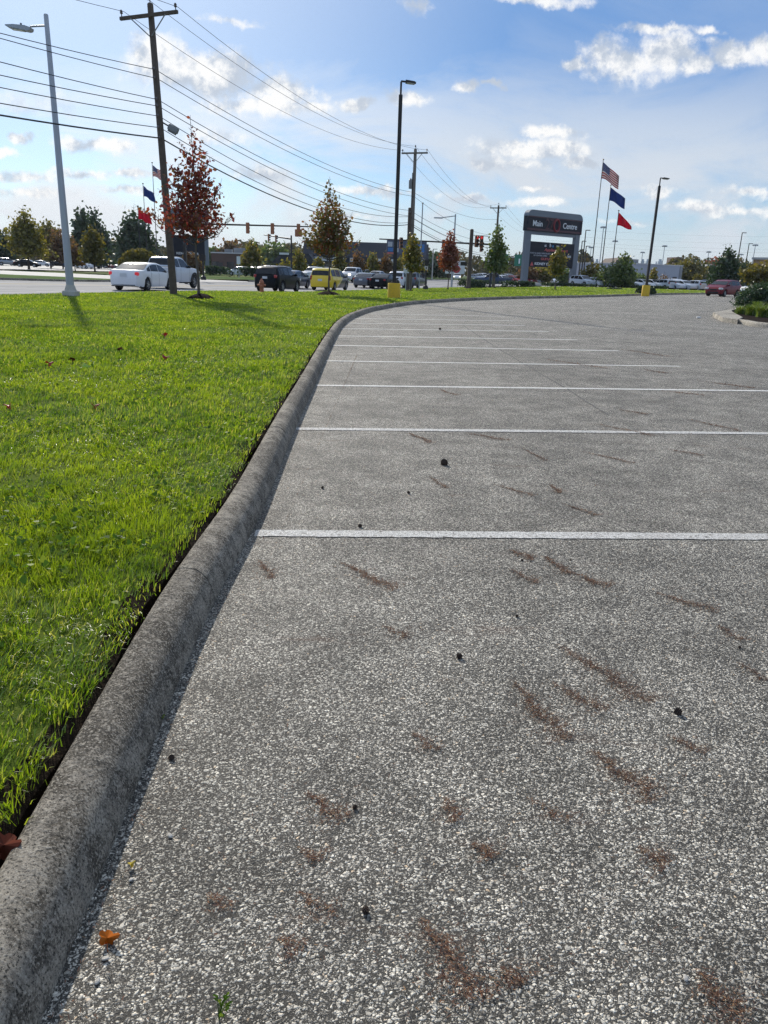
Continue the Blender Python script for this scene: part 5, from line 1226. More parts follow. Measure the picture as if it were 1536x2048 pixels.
SPEC = {
 'sedan': dict(L=4.8, W=1.83, r=.325, wb=(-1.37, 1.42), sill=.21, top=[(-2.40, .60), (-2.37, .92), (-2.28, 1.04), (-1.72, 1.07), (-.92, 1.38), (-.5, 1.44), (.05, 1.45), (.5, 1.39), (1.22, 1.00), (1.32, .97), (2.05, .83), (2.30, .70), (2.40, .48)],
     belt=[(-2.4, .95), (-1.6, 1.0), (1.2, .93), (2.4, .75)], sw=[(-1.42, -1.02), (-.96, -.06), (.0, 1.0)], ws=(.56, 1.2), rw=(-1.68, -.98), tail=(.78, .96), head=(.60, .74)),
 'suv': dict(L=4.75, W=1.90, r=.37, wb=(-1.36, 1.45), sill=.27, top=[(-2.37, .62), (-2.35, 1.04), (-2.27, 1.16), (-1.98, 1.58), (-1.80, 1.68), (-1.2, 1.73), (-.2, 1.74), (.35, 1.68), (1.10, 1.17), (1.22, 1.13), (2.02, .98), (2.28, .82), (2.37, .55)],
     belt=[(-2.4, 1.14), (-1.6, 1.13), (1.1, 1.06), (2.4, .85)], sw=[(-1.92, -1.18), (-1.08, -.18), (-.1, .95)], ws=(.42, 1.08), rw=(-2.25, -2.0), tail=(.95, 1.16), head=(.78, .92)),
 'minivan': dict(L=5.1, W=1.98, r=.34, wb=(-1.55, 1.52), sill=.22, top=[(-2.55, .60), (-2.53, 1.0), (-2.47, 1.12), (-2.28, 1.58), (-2.1, 1.70), (-1.4, 1.75), (.0, 1.75), (.55, 1.66), (1.42, 1.12), (1.55, 1.08), (2.2, .90), (2.45, .76), (2.55, .50)],
     belt=[(-2.6, 1.08), (-1.6, 1.06), (1.4, 1.0), (2.6, .85)], sw=[(-2.2, -1.25), (-1.15, -.1), (0, 1.2)], ws=(.62, 1.4), rw=(-2.45, -2.3), tail=(.80, 1.15), head=(.66, .82)),
 'hatch': dict(L=4.05, W=1.70, r=.30, wb=(-1.22, 1.28), sill=.2, top=[(-2.02, .55), (-2.0, .95), (-1.94, 1.05), (-1.66, 1.40), (-1.4, 1.49), (-.6, 1.53), (.0, 1.51), (.4, 1.42), (1.18, 1.04), (1.28, 1.0), (1.78, .83), (1.96, .68), (2.02, .45)],
     belt=[(-2.1, 1.02), (1.1, .92), (2.1, .74)], sw=[(-1.55, -.85), (-.78, .1), (.16, 1.02)], ws=(.5, 1.16), rw=(-1.92, -1.68), tail=(.85, 1.1), head=(.62, .80)),
 'pickup': dict(L=5.9, W=2.03, r=.41, wb=(-1.80, 1.92), sill=.40, top=[(-2.95, .70), (-2.94, 1.22), (-2.90, 1.30), (-1.02, 1.32), (-.96, 1.38), (-.80, 1.84), (-.62, 1.90), (.3, 1.92), (.62, 1.86), (1.22, 1.36), (1.35, 1.31), (2.62, 1.22), (2.88, 1.05), (2.95, .66)],
     belt=[(-3, 1.26), (1.2, 1.24), (3, 1.1)], sw=[(-.76, -.18), (-.10, 1.08)], ws=(.70, 1.19), rw=(-.95, -.82), tail=(.92, 1.22), head=(.92, 1.12)),
}
def car(kind, name, label, cat, pnt, group=None, detail=True, lit=False, brake=False, wheelarch=None):
    S = SPEC[kind]; L, W = S['L'], S['W']; hw = W / 2; t = thing(name, label, cat, (0, 0, 0), 0, group)
    tx, tzz = zip(*S['top']); bx, bz = zip(*S['belt'])
    step = .06 if detail else .16
    xs = sorted(set([round(x, 3) for x in np.arange(-L / 2, L / 2 + .001, step)] + [round(x, 3) for x in tx]))
    def halfw(x):
        a = abs(x) / (L / 2); return hw * (1 - .20 * max(0, (a - .78) / .22) ** 2.2 - .02 * a)
    def sec(x):
        zt = np.interp(x, tx, tzz); w_ = halfw(x); zb = min(np.interp(x, bx, bz), zt - .035); s = S['sill'] + .06 * max(0, (abs(x) / (L / 2) - .9) / .1)
        for c in S['wb']:
            ra = S['r'] + .075; d = abs(x - c)
            if d < ra: s = max(s, S['r'] + math.sqrt(ra * ra - d * d) - .0)
        s = min(s, zb - .08)
        w4 = w_ * .985 - .36 * max(0, zt - zb - .05); w4 = max(w4, w_ * .62); zm = max(s + .03, .62 * zb)
        zs = max(s + .02, min(s + .10, zm - .01))
        return [(w_ * .93, s), (w_ * .975, zs), (w_ * 1.0, zm), (w_ * .985, zb), (w4, zt - .03), (w4 * .93, zt - .002), (w4 * .5, zt + .012), (0, zt + .018)]
    rows = []
    for x in xs:
        q = sec(x); rows.append([(x, -a, b) for a, b in q] + [(x, a, b) for a, b in q[-2::-1]])
    mb = MB(); mb.grid(rows); n = len(rows[0])
    mb.add(rows[0], [tuple(range(n))]); mb.add(rows[-1], [tuple(range(n - 1, -1, -1))])
    body = mb.build('body', pnt, t, 32)
    mb = MB(); mb.box((0, 0, (S['sill'] + .72) / 2 + .02), (L * .93, W * .80, .70 - S['sill'])); mb.box((0, 0, S['sill'] + .03), (L * .90, W * .9, .05)); mb.build('underbody', M_TRIM, t)
    # glass follows the body surface
    def spt(x, r0, off):
        """point on the side between belt (r0=0) and roof edge (1)"""
        q = sec(x); a, b = q[3], q[4]; return (a[0] * (1 - r0) + b[0] * r0 + off, a[1] * (1 - r0) + b[1] * r0)
    for (x0, x1) in S['sw']:
        for sd in (-1, 1):
            gr = []
            for x in np.linspace(x0, x1, 9 if detail else 4):
                col_ = []
                for f in (.10, .5, .88):
                    y, z = spt(x, f, .008); col_.append((x, sd * y, z))
                gr.append(col_)
            mb = MB(); mb.grid(gr); mb.build('side_window', M_GLASS, t, 60)
    for nm, (x0, x1) in (('windshield', S['ws']), ('rear_window', S['rw'])):
        gr = []
        for x in np.linspace(x0, x1, 7 if detail else 3):
            q = sec(x); w_ = q[4][0] * .93; zt = q[7][1]
            slope = np.interp(x + .02, tx, tzz) - np.interp(x - .02, tx, tzz); nx, nz = -slope, .04; k = math.hypot(nx, nz); nx, nz = nx / k * .016, nz / k * .016
            gr.append([(x + nx, y * w_, np.interp(x, tx, tzz) + nz + .018 * (1 - y * y)) for y in (-1, -.6, 0, .6, 1)])
        mb = MB(); mb.grid(gr); mb.build(nm, M_GLASS, t, 60)
    R_ = S['r']
    for c in S['wb']:
        for sd in (-1, 1):
            T = Matrix.Translation((c, sd * (hw - .125), R_)) @ Matrix.Rotation(R(-90 * sd), 4, 'X')
            mb = MB(); mb.lathe([(R_ * .55, -.11), (R_ * .93, -.11), (R_, -.07), (R_, .07), (R_ * .93, .105), (R_ * .64, .11), (R_ * .60, .06)], 22 if detail else 12, T); wh = mb.build('wheel', M_TYRE, t, 40)
            mb = MB()
            if detail:
                mb.lathe([(R_ * .62, .02), (R_ * .63, .095), (R_ * .57, .10), (R_ * .54, .05), (.01, .045)], 20, T)
                for k in range(5):
                    a = 2 * math.pi * k / 5; mb.box((R_ * .3, 0, .085), (R_ * .56, R_ * .17, .03), T @ Matrix.Rotation(a, 4, 'Z'), .008)
                mb.lathe([(.06, .08), (.055, .105), (.01, .108)], 10, T)
            else: mb.lathe([(R_ * .6, .05), (R_ * .6, .10), (R_ * .2, .115)], 10, T)
            mb.build('rim', M_RIM, wh, 40)
    # lamps, plate, mirrors
    z0, z1_ = S['tail']
    for sd in (-1, 1):
        x = -L / 2 + .10; y = halfw(x) - .02
        mb = MB(); mb.box((x + .04, sd * (y - .05), (z0 + z1_) / 2), (.26, .20 if kind not in ('pickup', 'minivan') else .17, z1_ - z0), None, .035); mb.build('taillight', M_REDON if brake else M_TAIL, t, 40)
        x = L / 2 - .14; y = halfw(x) - .03; z0h, z1h = S['head']
        mb = MB(); mb.box((x - .02, sd * (y - .09), (z0h + z1h) / 2), (.30, .34, z1h - z0h), Matrix.Translation((0, 0, 0)), .04); mb.build('headlight', M_HEADON if lit else M_HEAD, t, 40)
    mb = MB(); mb.box((-L / 2 - .012, 0, z0 + .02 if kind != 'pickup' else .62), (.02, .36, .16), None, .006); mb.build('number_plate', M_PLATE, t)
    if detail:
        mb = MB(); mb.box((-L / 2 + .07, 0, S['sill'] + .09), (.14, W * .72, .10), None, .03); mb.box((L / 2 - .06, 0, .36), (.14, W * .62, .16), None, .03)
        mb.box((L / 2 - .03, 0, S['head'][0] - .02), (.06, W * .40, .13), None, .02); mb.build('bumper_trim', M_TRIM, t)
        mx = S['ws'][1] - .22
        for sd in (-1, 1):
            mb = MB(); mb.box((mx, sd * (hw + .08), np.interp(mx, bx, bz) + .10), (.12, .22, .15), None, .03); mb.build('wing_mirror', pnt if kind not in ('pickup',) else M_TRIM, t, 40)
        for (x0, x1) in S['sw'][1:] if kind != 'pickup' else S['sw']:
            for sd in (-1, 1):
                x = x0 + .12; mb = MB(); mb.box((x, sd * (halfw(x) + .004), np.interp(x, bx, bz) - .10), (.18, .03, .035), None, .01); mb.build('door_handle', pnt, t)
        # shut lines
        mb = MB()
        for x in [S['sw'][-1][0] - .03, S['sw'][-1][1] + .1] + ([S['sw'][-2][0]] if len(S['sw']) > 1 else []):
            for sd in (-1, 1):
                q = sec(x)[0:4]; mb.grid([[(x - .008, sd * (a + .004), b) for a, b in q], [(x + .008, sd * (a + .004), b) for a, b in q]])
        mb.build('door_seam', M_TRIM, t)
    if kind == 'pickup':
        mb = MB(); mb.box((-1.96, 0, 1.325), (1.74, W * .80, .03)); mb.build('bed', M_TRIM, t)
        if wheelarch:
            for c in S['wb']:
                for sd in (-1, 1):
                    mb = MB(); n_ = 10; ro, ri = R_ + .19, R_ + .07
                    pr = [(c + math.cos(math.pi * k / n_) * ro, R_ + math.sin(math.pi * k / n_) * ro) for k in range(n_ + 1)] + [(c + math.cos(math.pi * k / n_) * ri, R_ + math.sin(math.pi * k / n_) * ri) for k in range(n_, -1, -1)]
                    mb.prism([(x, max(z, .45)) for x, z in pr], sd * (hw - .04), sd * (hw + .03)); mb.build('wheel_arch', M_TRIM, t)
        mb = MB(); mb.box((-.74, 0, 1.915), (.12, .34, .03), None, .01); mb.build('high_brake_light', M_TAIL, t)
        mb = MB(); mb.box((-L / 2 - .05, 0, .60), (.14, W * .92, .17), None, .04); mb.box((L / 2 + .02, 0, .62), (.14, W * .92, .2), None, .04); mb.box((L / 2 - .01, 0, .95), (.07, W * .62, .3), None, .03); mb.build('bumper', M_CHROME, t, 40)
    if kind in ('suv',) and detail:
        mb = MB()
        for sd in (-1, 1): mb.tube([(-1.5, sd * .62, 1.74), (-1.4, sd * .62, 1.80), (.1, sd * .62, 1.80), (.2, sd * .62, 1.74)], .02, 6)
        mb.build('roof_rail', M_TRIM if detail else M_TRIM, t)
    return t
ROADYAW = math.atan2(RD[1], RD[0])
def on_road(t, px, s, yaw=0.0, up_=0.0):
    """stand a car where the lane at offset s crosses the view line of px"""
    d = ray(px, 560); k = d[0] / d[1]; a = RP + RN * s; tt = (a[0] - k * a[1]) / (k * RD[1] - RD[0]); p = a + RD * tt
    t.location = (p[0], p[1], z1(*p) + .006 + up_); t.rotation_euler = (0, 0, ROADYAW + yaw); return p
c = car('sedan', 'parked_car', 'white sedan with lit tail lights driving past the foot of the nearest utility pole', 'car', PAINT['white'], brake=True); c.name = 'sedan_car'; on_road(c, 288, 3.7, R(10))
# the sedan's plate text stays unreadable in the photograph
c = car('pickup', 'pickup_truck', 'tall white crew cab pickup with black wheel arches beyond the white sedan', 'pickup', PAINT['cream'], wheelarch=True); p = at(336, 52.5); c.location = (p[0], p[1], p[2]); c.rotation_euler = (0, 0, ROADYAW + R(7)); c.scale = (1.0, 1, 1.04)
c = car('suv', 'suv_car', 'black sport utility car with a pale roof behind the orange fire hydrant', 'car', PAINT['black']); on_road(c, 556, 2.4, R(4))
c = car('sedan', 'sedan_car', 'dark blue sedan mostly hidden beyond the black sport utility car', 'car', PAINT['blue']); on_road(c, 584, 6.0, R(3), .0)
c = car('minivan', 'minivan', 'bright yellow minivan with a dark wrapped front, behind the bronze maple', 'van', PAINT['van']); on_road(c, 660, 2.6, R(4))
c = car('pickup', 'pickup_truck', 'white pickup facing the camera just left of the yellow minivan', 'pickup', PAINT['white']); p = at(630, 112); c.location = (p[0], p[1], p[2] - .1); c.rotation_euler = (0, 0, R(-118))
c = car('pickup', 'pickup_truck', 'white work truck with one lit headlight coming past the yellow minivan', 'pickup', PAINT['white'], lit=True); p = at(706, 108); c.location = (p[0], p[1], p[2] - .05); c.rotation_euler = (0, 0, R(-112)); c.scale = (1, 1, 1.05)
c = car('sedan', 'sedan_car', 'grey sedan seen from behind, left of the dark sedan at the lamp post', 'car', PAINT['grey']); on_road(c, 735, 4.6, R(3))
c = car('sedan', 'sedan_car', 'dark sedan seen from behind, just left of the middle lamp post', 'car', PAINT['black']); on_road(c, 770, 2.2, R(0))
c = car('sedan', 'sedan_car', 'white sedan farther off between the grey sedan and the dark sedan', 'car', PAINT['white']); p = at(754, 128); c.location = (p[0], p[1], p[2]); c.rotation_euler = (0, 0, R(-110))
c = car('suv', 'suv_car', 'white sport utility car just right of the middle lamp post', 'car', PAINT['white'], brake=False); on_road(c, 803, 3.4, R(0))
c = car('suv', 'suv_car', 'dark grey sport utility car half hidden behind the second utility pole', 'car', PAINT['grey']); on_road(c, 829, 2.3, R(0))
c = car('hatch', 'small_car', 'maroon small hatchback driving on the lot at the right', 'car', PAINT['red']); p = at(1450, 73); c.location = (p[0], p[1], p[2] + .004); c.rotation_euler = (0, 0, R(-137)); c.scale = (1, 1, .96)
c = car('sedan', 'sedan_car', 'white car far down the open road, coming toward the camera', 'car', PAINT['white'], detail=False, lit=True); p = at(914, 190); c.location = (p[0], p[1], p[2]); c.rotation_euler = (0, 0, R(-95))
c = car('pickup', 'pickup_truck', 'dark blue pickup behind the clipped hedge left of the big sign', 'pickup', PAINT['blue'], detail=False); p = at(986, 118); c.location = (p[0], p[1], p[2]); c.rotation_euler = (0, 0, R(170))

# parked cars: one of each kind, then copies with their own paint
proto = {k: car(k, 'parked_car', 'x', 'car', PAINT['white'], 'cars parked in the far lots', False) for k in ('sedan', 'suv', 'hatch')}
used = set()
def park(kind, px, Y, rot, col_, label, dz=0.0):
    p = at(px, Y); loc = (p[0], p[1], p[2] + dz); r_ = proto[kind]
    if kind in used: r_ = dup(r_, loc, rot, label)
    else: used.add(kind); r_.location = loc; r_.rotation_euler = (0, 0, rot); r_['label'] = label
    for ch in r_.children:
        if ch.name.startswith('body'): repaint(ch, PAINT[col_])
CN = {'white': 'white', 'cream': 'bluish white', 'black': 'black', 'grey': 'dark grey', 'silver': 'silver', 'red': 'maroon', 'blue': 'dark blue', 'brightred': 'bright red'}
KN = {'sedan': 'sedan', 'suv': 'tall car', 'hatch': 'hatchback'}
for px, Y, kd, cl_, rot, lb in [
        (18, 185, 'suv', 'silver', 30, 'silver boxy car parked under the yellowing tree at the far left'), (58, 158, 'sedan', 'black', 10, 'black sedan parked right behind the trunk of the yellowing tree'), (38, 196, 'sedan', 'grey', 20, 'grey sedan beyond the yellowing tree'),
        (85, 196, 'sedan', 'white', 15, 'white sedan parked between the yellowing tree and the brown tree'), (118, 200, 'sedan', 'black', 15, 'black sedan left of the street lamp in the far lot'), (170, 172, 'hatch', 'white', -20, 'white hatchback parked just right of the galvanised street lamp'),
        (148, 192, 'sedan', 'blue', 15, 'dark blue car behind the white hatchback in the far left lot'), (200, 205, 'sedan', 'silver', -25, 'silver sedan in the far left lot under the conical pair'), (213, 206, 'sedan', 'red', -25, 'maroon sedan in the far left lot, middle of three near the round bush'), (229, 208, 'sedan', 'white', -25, 'white sedan in the far left lot just left of the round bush'),
        (484, 124, 'sedan', 'white', 150, 'white sedan behind the clipped hedge at the side drive'), (513, 126, 'sedan', 'silver', 150, 'silver sedan behind the clipped hedge, right of a white one'), (536, 122, 'suv', 'silver', 160, 'silver tall car just above the roof of the black sport utility car'), (552, 112, 'suv', 'grey', 165, 'dark grey tall car directly behind the black sport utility car'),
        (622, 142, 'sedan', 'black', 185, 'black sedan parked before the storefront left of the bronze maple trunk'), (664, 142, 'sedan', 'white', 185, 'white sedan parked before the storefront behind the yellow minivan'), (733, 138, 'hatch', 'white', 170, 'white hatchback parked before the storefront above the grey sedan'), (641, 146, 'suv', 'silver', 185, 'silver car parked in the middle of the storefront row')]:
    park(kd, px, Y, R(rot), cl_, lb, .04)
# rows in the far right lot
g_ = random.Random(5)
marks = [(1150, 'behind the right leg of the big sign'), (1172, 'at the foot of the tallest flagpole'), (1192, 'between the tallest and middle flagpoles'), (1212, 'between the middle and shortest flagpoles'), (1232, 'below the pointed green tree'), (1252, 'right of the pointed green tree'), (1275, 'left of the right yellow lamp base'),
         (1300, 'behind the right yellow lamp base'), (1322, 'before the middle of the pale grey wall'), (1345, 'before the right part of the pale grey wall'), (1370, 'at the right end of the pale grey wall'), (1396, 'before the broad dark trees'), (1420, 'just left of the maroon hatchback'), (1440, 'hidden behind the maroon hatchback')]
seen = {}
for row, (Y, name) in enumerate(((127, 'nearest'), (139, 'middle'), (151, 'farthest'))):
    px = 1166 + row * 4
    while px < 1436:
        kd = g_.choice(['sedan', 'sedan', 'suv', 'hatch']); cl_ = g_.choice(['white', 'white', 'white', 'white', 'cream', 'cream', 'silver', 'black', 'blue'])
        where = min(marks, key=lambda m_: abs(m_[0] - px))[1]
        lb = '%s %s in the %s row %s' % (CN[cl_], KN[kd], name, where)
        if lb in seen: cl_ = 'brightred' if row else 'cream'; lb = '%s %s in the %s row %s' % (CN[cl_], KN[kd], name, where)
        if lb not in seen and not (1288 < px < 1302 and row == 0):
            seen[lb] = 1; park(kd, px, Y + g_.uniform(-.6, .6), R(g_.choice([-62, -58, -66, 116])), cl_, lb, .02)
        px += g_.uniform(17.5, 23) * 127 / Y
for px, Y, cl_, kd, lb in [(1005, 150, 'white', 'sedan', 'white sedan in the lot left of the big sign'), (1018, 152, 'silver', 'suv', 'silver sport utility car in the lot left of the big sign'), (1029, 150, 'brightred', 'sedan', 'bright red sedan beside the left leg of the big sign'), (1054, 150, 'red', 'sedan', 'maroon sedan seen between the legs of the big sign'), (1068, 153, 'white', 'sedan', 'white sedan seen between the legs of the big sign'), (1095, 156, 'white', 'suv', 'white sport utility car between the sign legs behind the young tree'), (1128, 158, 'cream', 'sedan', 'bluish white sedan near the right leg of the big sign'), (952, 200, 'silver', 'sedan', 'silver car far off beyond the signal post'), (967, 205, 'white', 'suv', 'white tall car far off right of the signal post')]:
    park(kd, px, Y, R(-60), cl_, lb, .02)

# small white roofed cart parked behind the island
p = at(1507, 96); t = thing('utility_cart', 'small cart with a white roof and white front beyond the island shrubs', 'cart', (p[0], p[1], p[2]), R(200))
mb = MB(); mb.prism([(-1.1, .3), (1.1, .3), (1.2, .55), (1.05, .85), (.65, .95), (.5, .5), (-.1, .45), (-.2, .7), (-1.1, .75)], -.55, .55); mb.build('body', M_TRIM, t)
mb = MB(); mb.prism([(.62, .97), (1.06, .87), (1.24, .55), (1.26, .35), (1.2, .35), (1.0, .8), (.6, .9)], -.58, .58); mb.build('front_cowl', PAINT['white'], t)
mb = MB(); mb.box((-.45, 0, .85), (.6, 1.0, .12), bev=.04); mb.box((-.78, 0, 1.08), (.12, 1.0, .42), bev=.04); mb.build('seat', M_TRIM, t)
mb = MB(); mb.box((-.05, 0, 1.78), (1.8, 1.16, .07), bev=.03); mb.build('roof', PAINT['white'], t)
for x in (-.85, .75):
    for y in (-.5, .5):
        mb = MB(); mb.tube([(x, y, .7), (x * .9, y, 1.76)], .02, 6); mb.build('roof_post', M_TRIM, t)
for x in (-.78, .82):
    for y in (-1, 1):
        mb = MB(); mb.lathe([(.12, -.08), (.21, -.08), (.23, 0), (.21, .08), (.1, .085)], 14, Matrix.Translation((x, y * .5, .23)) @ Matrix.Rotation(R(90), 4, 'X')); mb.build('wheel', M_TYRE, t)

# ------------------------------------------------------------------ buildings
M_BRICK = pbr('brown_brick', (.12, .075, .06), .9, var=.25, scale=1.2); M_DKROOF = pbr('dark_metal_roof', (.022, .024, .034), .5, .1); M_STORE = pbr('store_wall', (.30, .28, .25), .8, var=.2); M_SHOP = pbr('shop_glass', (.02, .024, .03), .08, spec=.7)
M_GREYW = pbr('pale_grey_wall', (.36, .38, .43), .8, var=.05, scale=.3); M_TAN = pbr('tan_wall', (.42, .28, .18), .85, var=.1); M_COPING = pbr('roof_coping', (.5, .5, .5), .6); M_SIGNW = pbr('white_shop_sign', (.66, .68, .7), .5); M_AWN = pbr('red_awning', (.30, .06, .06), .8); M_AWNW = pbr('white_awning', (.42, .40, .38), .8); M_BROOF = pbr('brown_shingle_roof', (.10, .075, .06), .9); M_DOOR = pbr('dark_door', (.03, .03, .035), .4)
def bld(name, label, px0, px1, Y, top_px, yaw, depth, wall, cat='building', dY=0.0):
    a, b = at(px0, Y), at(px1, Y + dY); c = (a + b) / 2; W = np.linalg.norm((b - a)[:2]); z0 = z1(*c[:2]) - .1; H = hgt((px0 + px1) / 2, top_px, c[1]) - z0
    t = thing(name, label, cat, (c[0], c[1], z0), math.atan2(b[1] - a[1], b[0] - a[0]))
    mb = MB(); mb.box((0, depth / 2, H / 2), (W, depth, H)); mb.build('wall', wall, t)
    return t, W, H
def part(t, name, m, *boxes, par=None):
    mb = MB()
    for c, s in boxes: mb.box(c, s)
    return mb.build(name, m, par or t)
t, W, H = bld('brick_building', 'long low brown brick building behind the grey sign leg across the road', 424, 492, 172, 507, 0, 14, M_BRICK)
part(t, 'coping', M_COPING, ((0, 7, H + .1), (W + .2, 14.2, .25))); part(t, 'door', M_DOOR, ((-W * .25, -.04, 1.2), (1.2, .08, 2.3))); part(t, 'roof_unit', M_GREYBOX, ((W * .2, 5, H + .75), (2.2, 2, 1.1))); part(t, 'roof_unit', M_GREYBOX, ((-W * .15, 6, H + .6), (1.6, 1.6, .8)))
for k in (-.38, .05, .32): part(t, 'window', M_SHOP, ((W * k, -.03, 1.8), (1.5, .06, 1.4)))
t, W, H = bld('restaurant_building', 'dark roofed low restaurant with a porch behind the corner signal mast', 556, 622, 168, 520, 0, 14, M_STORE)
mb = MB(); mb.prism([(-W / 2 - 1.2, H * .78), (W / 2 + 1.2, H * .78), (W / 2 - .4, H * 1.42), (-W / 2 + .9, H * 1.42)], -1.2, 15); rf = mb.build('roof', M_DKROOF, t)
for k in (-.42, -.14, .14, .42): part(t, 'porch_post', M_STORE, ((W * k, -1.0, H * .39), (.35, .35, H * .78)))
for k in (-.28, 0, .28): part(t, 'window', M_SHOP, ((W * k, -.03, 1.6), (2.2, .06, 1.7)))
part(t, 'porch_light', M_SIGNW, ((-W * .28, -1.3, H * 1.36), (2.0, .5, .4)))
t, W, H = bld('strip_mall', 'long dark roofed strip of shops behind the yellow minivan and the bronze maple', 612, 850, 178, 515, 0, 18, M_STORE)
mb = MB(); pr = [(-1.9, H * .70), (-1.9, H * 1.0), (.6, H * 1.75), (16, H * 1.75), (16, H * .98), (0.0, H * .98), (0, H * .70)]
T = Matrix.Rotation(R(90), 4, 'Z'); mb.prism([(y, z) for y, z in pr], -W / 2 - .5, W / 2 + .5, Matrix(((0, 1, 0, 0), (1, 0, 0, 0), (0, 0, 1, 0), (0, 0, 0, 1)))); mb.build('roof', M_DKROOF, t)
for k in range(9):
    x = -W / 2 + (k + .5) * W / 9
    fr = part(t, 'shop_window', M_SHOP, ((x, -.05, 1.6), (W / 9 * .62, .1, 2.3)))
    part(t, 'door', M_DOOR, ((x + W / 9 * .40, -.05, 1.2), (1.0, .1, 2.3)))
    part(t, 'column', M_STORE, ((x - W / 18, -1.6, H * .35), (.4, .4, H * .70)))
for k, wd in ((0.03, 5), (.20, 3.6), (.36, 2.4), (.53, 2.2), (.70, 2.6), (.86, 3.0)):
    part(t, 'shop_sign', M_SIGNW, ((-W / 2 + W * k + 1.5, -2.0, H * .86), (wd, .16, .8)))
t, W, H = bld('grey_building', 'plain pale grey block building behind the right yellow based lamp post', 1266, 1362, 168, 530, 0, 22, M_GREYW, dY=8)
part(t, 'coping', M_COPING, ((0, 11, H + .08), (W + .25, 22.2, .2))); part(t, 'door', M_DOOR, ((W * .36, -.04, 1.2), (1.3, .08, 2.4))); part(t, 'side_trim', M_GREYBOX, ((W / 2 - .4, -.06, H / 2), (.8, .12, H)))
part(t, 'roof_unit', M_GREYBOX, ((-W * .18, 6, H + .6), (3.2, 2.4, 1.0)))
t, W, H = bld('brown_roofed_house', 'brown roofed building peeking out left of the pale grey building', 1222, 1268, 196, 536, 0, 12, M_BRICK)
mb = MB(); mb.prism([(-W / 2 - .8, H), (W / 2 + .8, H), (W / 2 - 1.4, H + 2.4), (-W / 2 + 1.4, H + 2.4)], -.8, 12.8); mb.build('roof', M_BROOF, t)
part(t, 'window', M_SHOP, ((0, -.03, H * .5), (2, .06, 1.4)))
t, W, H = bld('tan_building', 'tan shop building with pale columns and striped awnings at the right edge', 1501, 1700, 118, 519, 0, 16, M_TAN, dY=-10)
part(t, 'coping', M_COPING, ((0, 8, H + .1), (W + .4, 16.4, .3)))
for k in range(7):
    sp_ = (W - 1.6) / 6; x = -W / 2 + .8 + k * sp_
    part(t, 'column', M_STORE, ((x, -1.7, H * .30), (.42, .42, H * .60)))
    if k < 6: part(t, 'shop_window', M_SHOP, ((x + sp_ / 2, -.05, 1.5), (sp_ * .7, .1, 2.2)))
    if k < 6:
        for q in range(4): 
            mb = MB(); mb.prism([(x + q * sp_ / 4, H * .60), (x + (q + .96) * sp_ / 4, H * .60), (x + (q + .96) * sp_ / 4, H * .60 + .1), (x + q * sp_ / 4, H * .60 + .1)], -2.2, -.02, Matrix(((1, 0, 0, 0), (0, 1, 0, 0), (0, .35, 1, .45), (0, 0, 0, 1)))); mb.build('awning', M_AWN if q % 2 == 0 else M_AWNW, t)
t, W, H = bld('far_house', 'grey gabled roof building peeking between dark trees left of the maroon hatchback', 1406, 1432, 240, 541, 0, 14, M_STORE)
mb = MB(); mb.prism([(-W / 2 - .6, H), (W / 2 + .6, H), (0, H + 1.8)], -.6, 14.6); mb.build('roof', pbr('grey_roof', (.12, .12, .13), .8), t); part(t, 'window', M_SHOP, ((0, -.03, H * .5), (1.6, .06, 1.4)))
t, W, H = bld('tall_brick_block', 'small dark red brick tower block above the broad tree right of the grey building', 1347, 1358, 420, 514, 0, 14, M_BRICK)
for k in range(4): part(t, 'window', M_SHOP, ((0, -.05, H * (.35 + .17 * k)), (W * .7, .1, 1.2)))
t, W, H = bld('far_left_house', 'pale low building glimpsed behind the dark conical pair across the road', 214, 244, 235, 504, 0, 14, M_GREYW)
mb = MB(); mb.prism([(-W / 2 - .6, H), (W / 2 + .6, H), (W / 2 - 3, H + 2.2), (-W / 2 + 3, H + 2.2)], -.6, 14.6); mb.build('roof', M_DKROOF, t)
# billboard
p = at(811, 158); z0 = p[2]; t = thing('billboard', 'dark blue billboard with pale lettering blocks and a wave, behind the middle lamp post', 'billboard', (p[0], p[1], z0), R(4)); zb_, zt_ = hgt(811, 509, 158) - z0, hgt(811, 481, 158) - z0; W = 7.9
part(t, 'panel', PAINT['blue'], ((0, 0, (zb_ + zt_) / 2), (W, .3, zt_ - zb_)))
M_BBL = pbr('billboard_blue', (.03, .16, .45), .4); h = zt_ - zb_
for x, z, w_, hh, m in ((-3.3, .70, .9, .9, M_LETG), (-2.2, .70, .8, .9, M_LETG), (-3.2, .32, 1.0, .7, M_BBL), (-2.0, .30, .8, .8, M_LETG), (-3.0, .06, 1.6, .3, M_LETP), (2.9, .45, 1.2, 1.6, M_BBL)):
    part(t, 'poster_block', m, ((x, -.17, zb_ + h * z), (w_, .04, hh)))
mb = MB(); mb.tube([(-.9 + k * .22, -.2, zb_ + h * (.30 + .45 * k / 14 + .1 * math.sin(k * .7))) for k in range(15)], [.10 + .22 * math.sin(math.pi * k / 14) for k in range(15)], 6); mb.build('wave_mark', M_BBL, t)
for x in (-2.4, 2.4): mb = MB(); mb.tube([(x, .3, 0), (x, .3, zb_ + .4)], .16, 8); mb.build('post', M_BLACK, t)
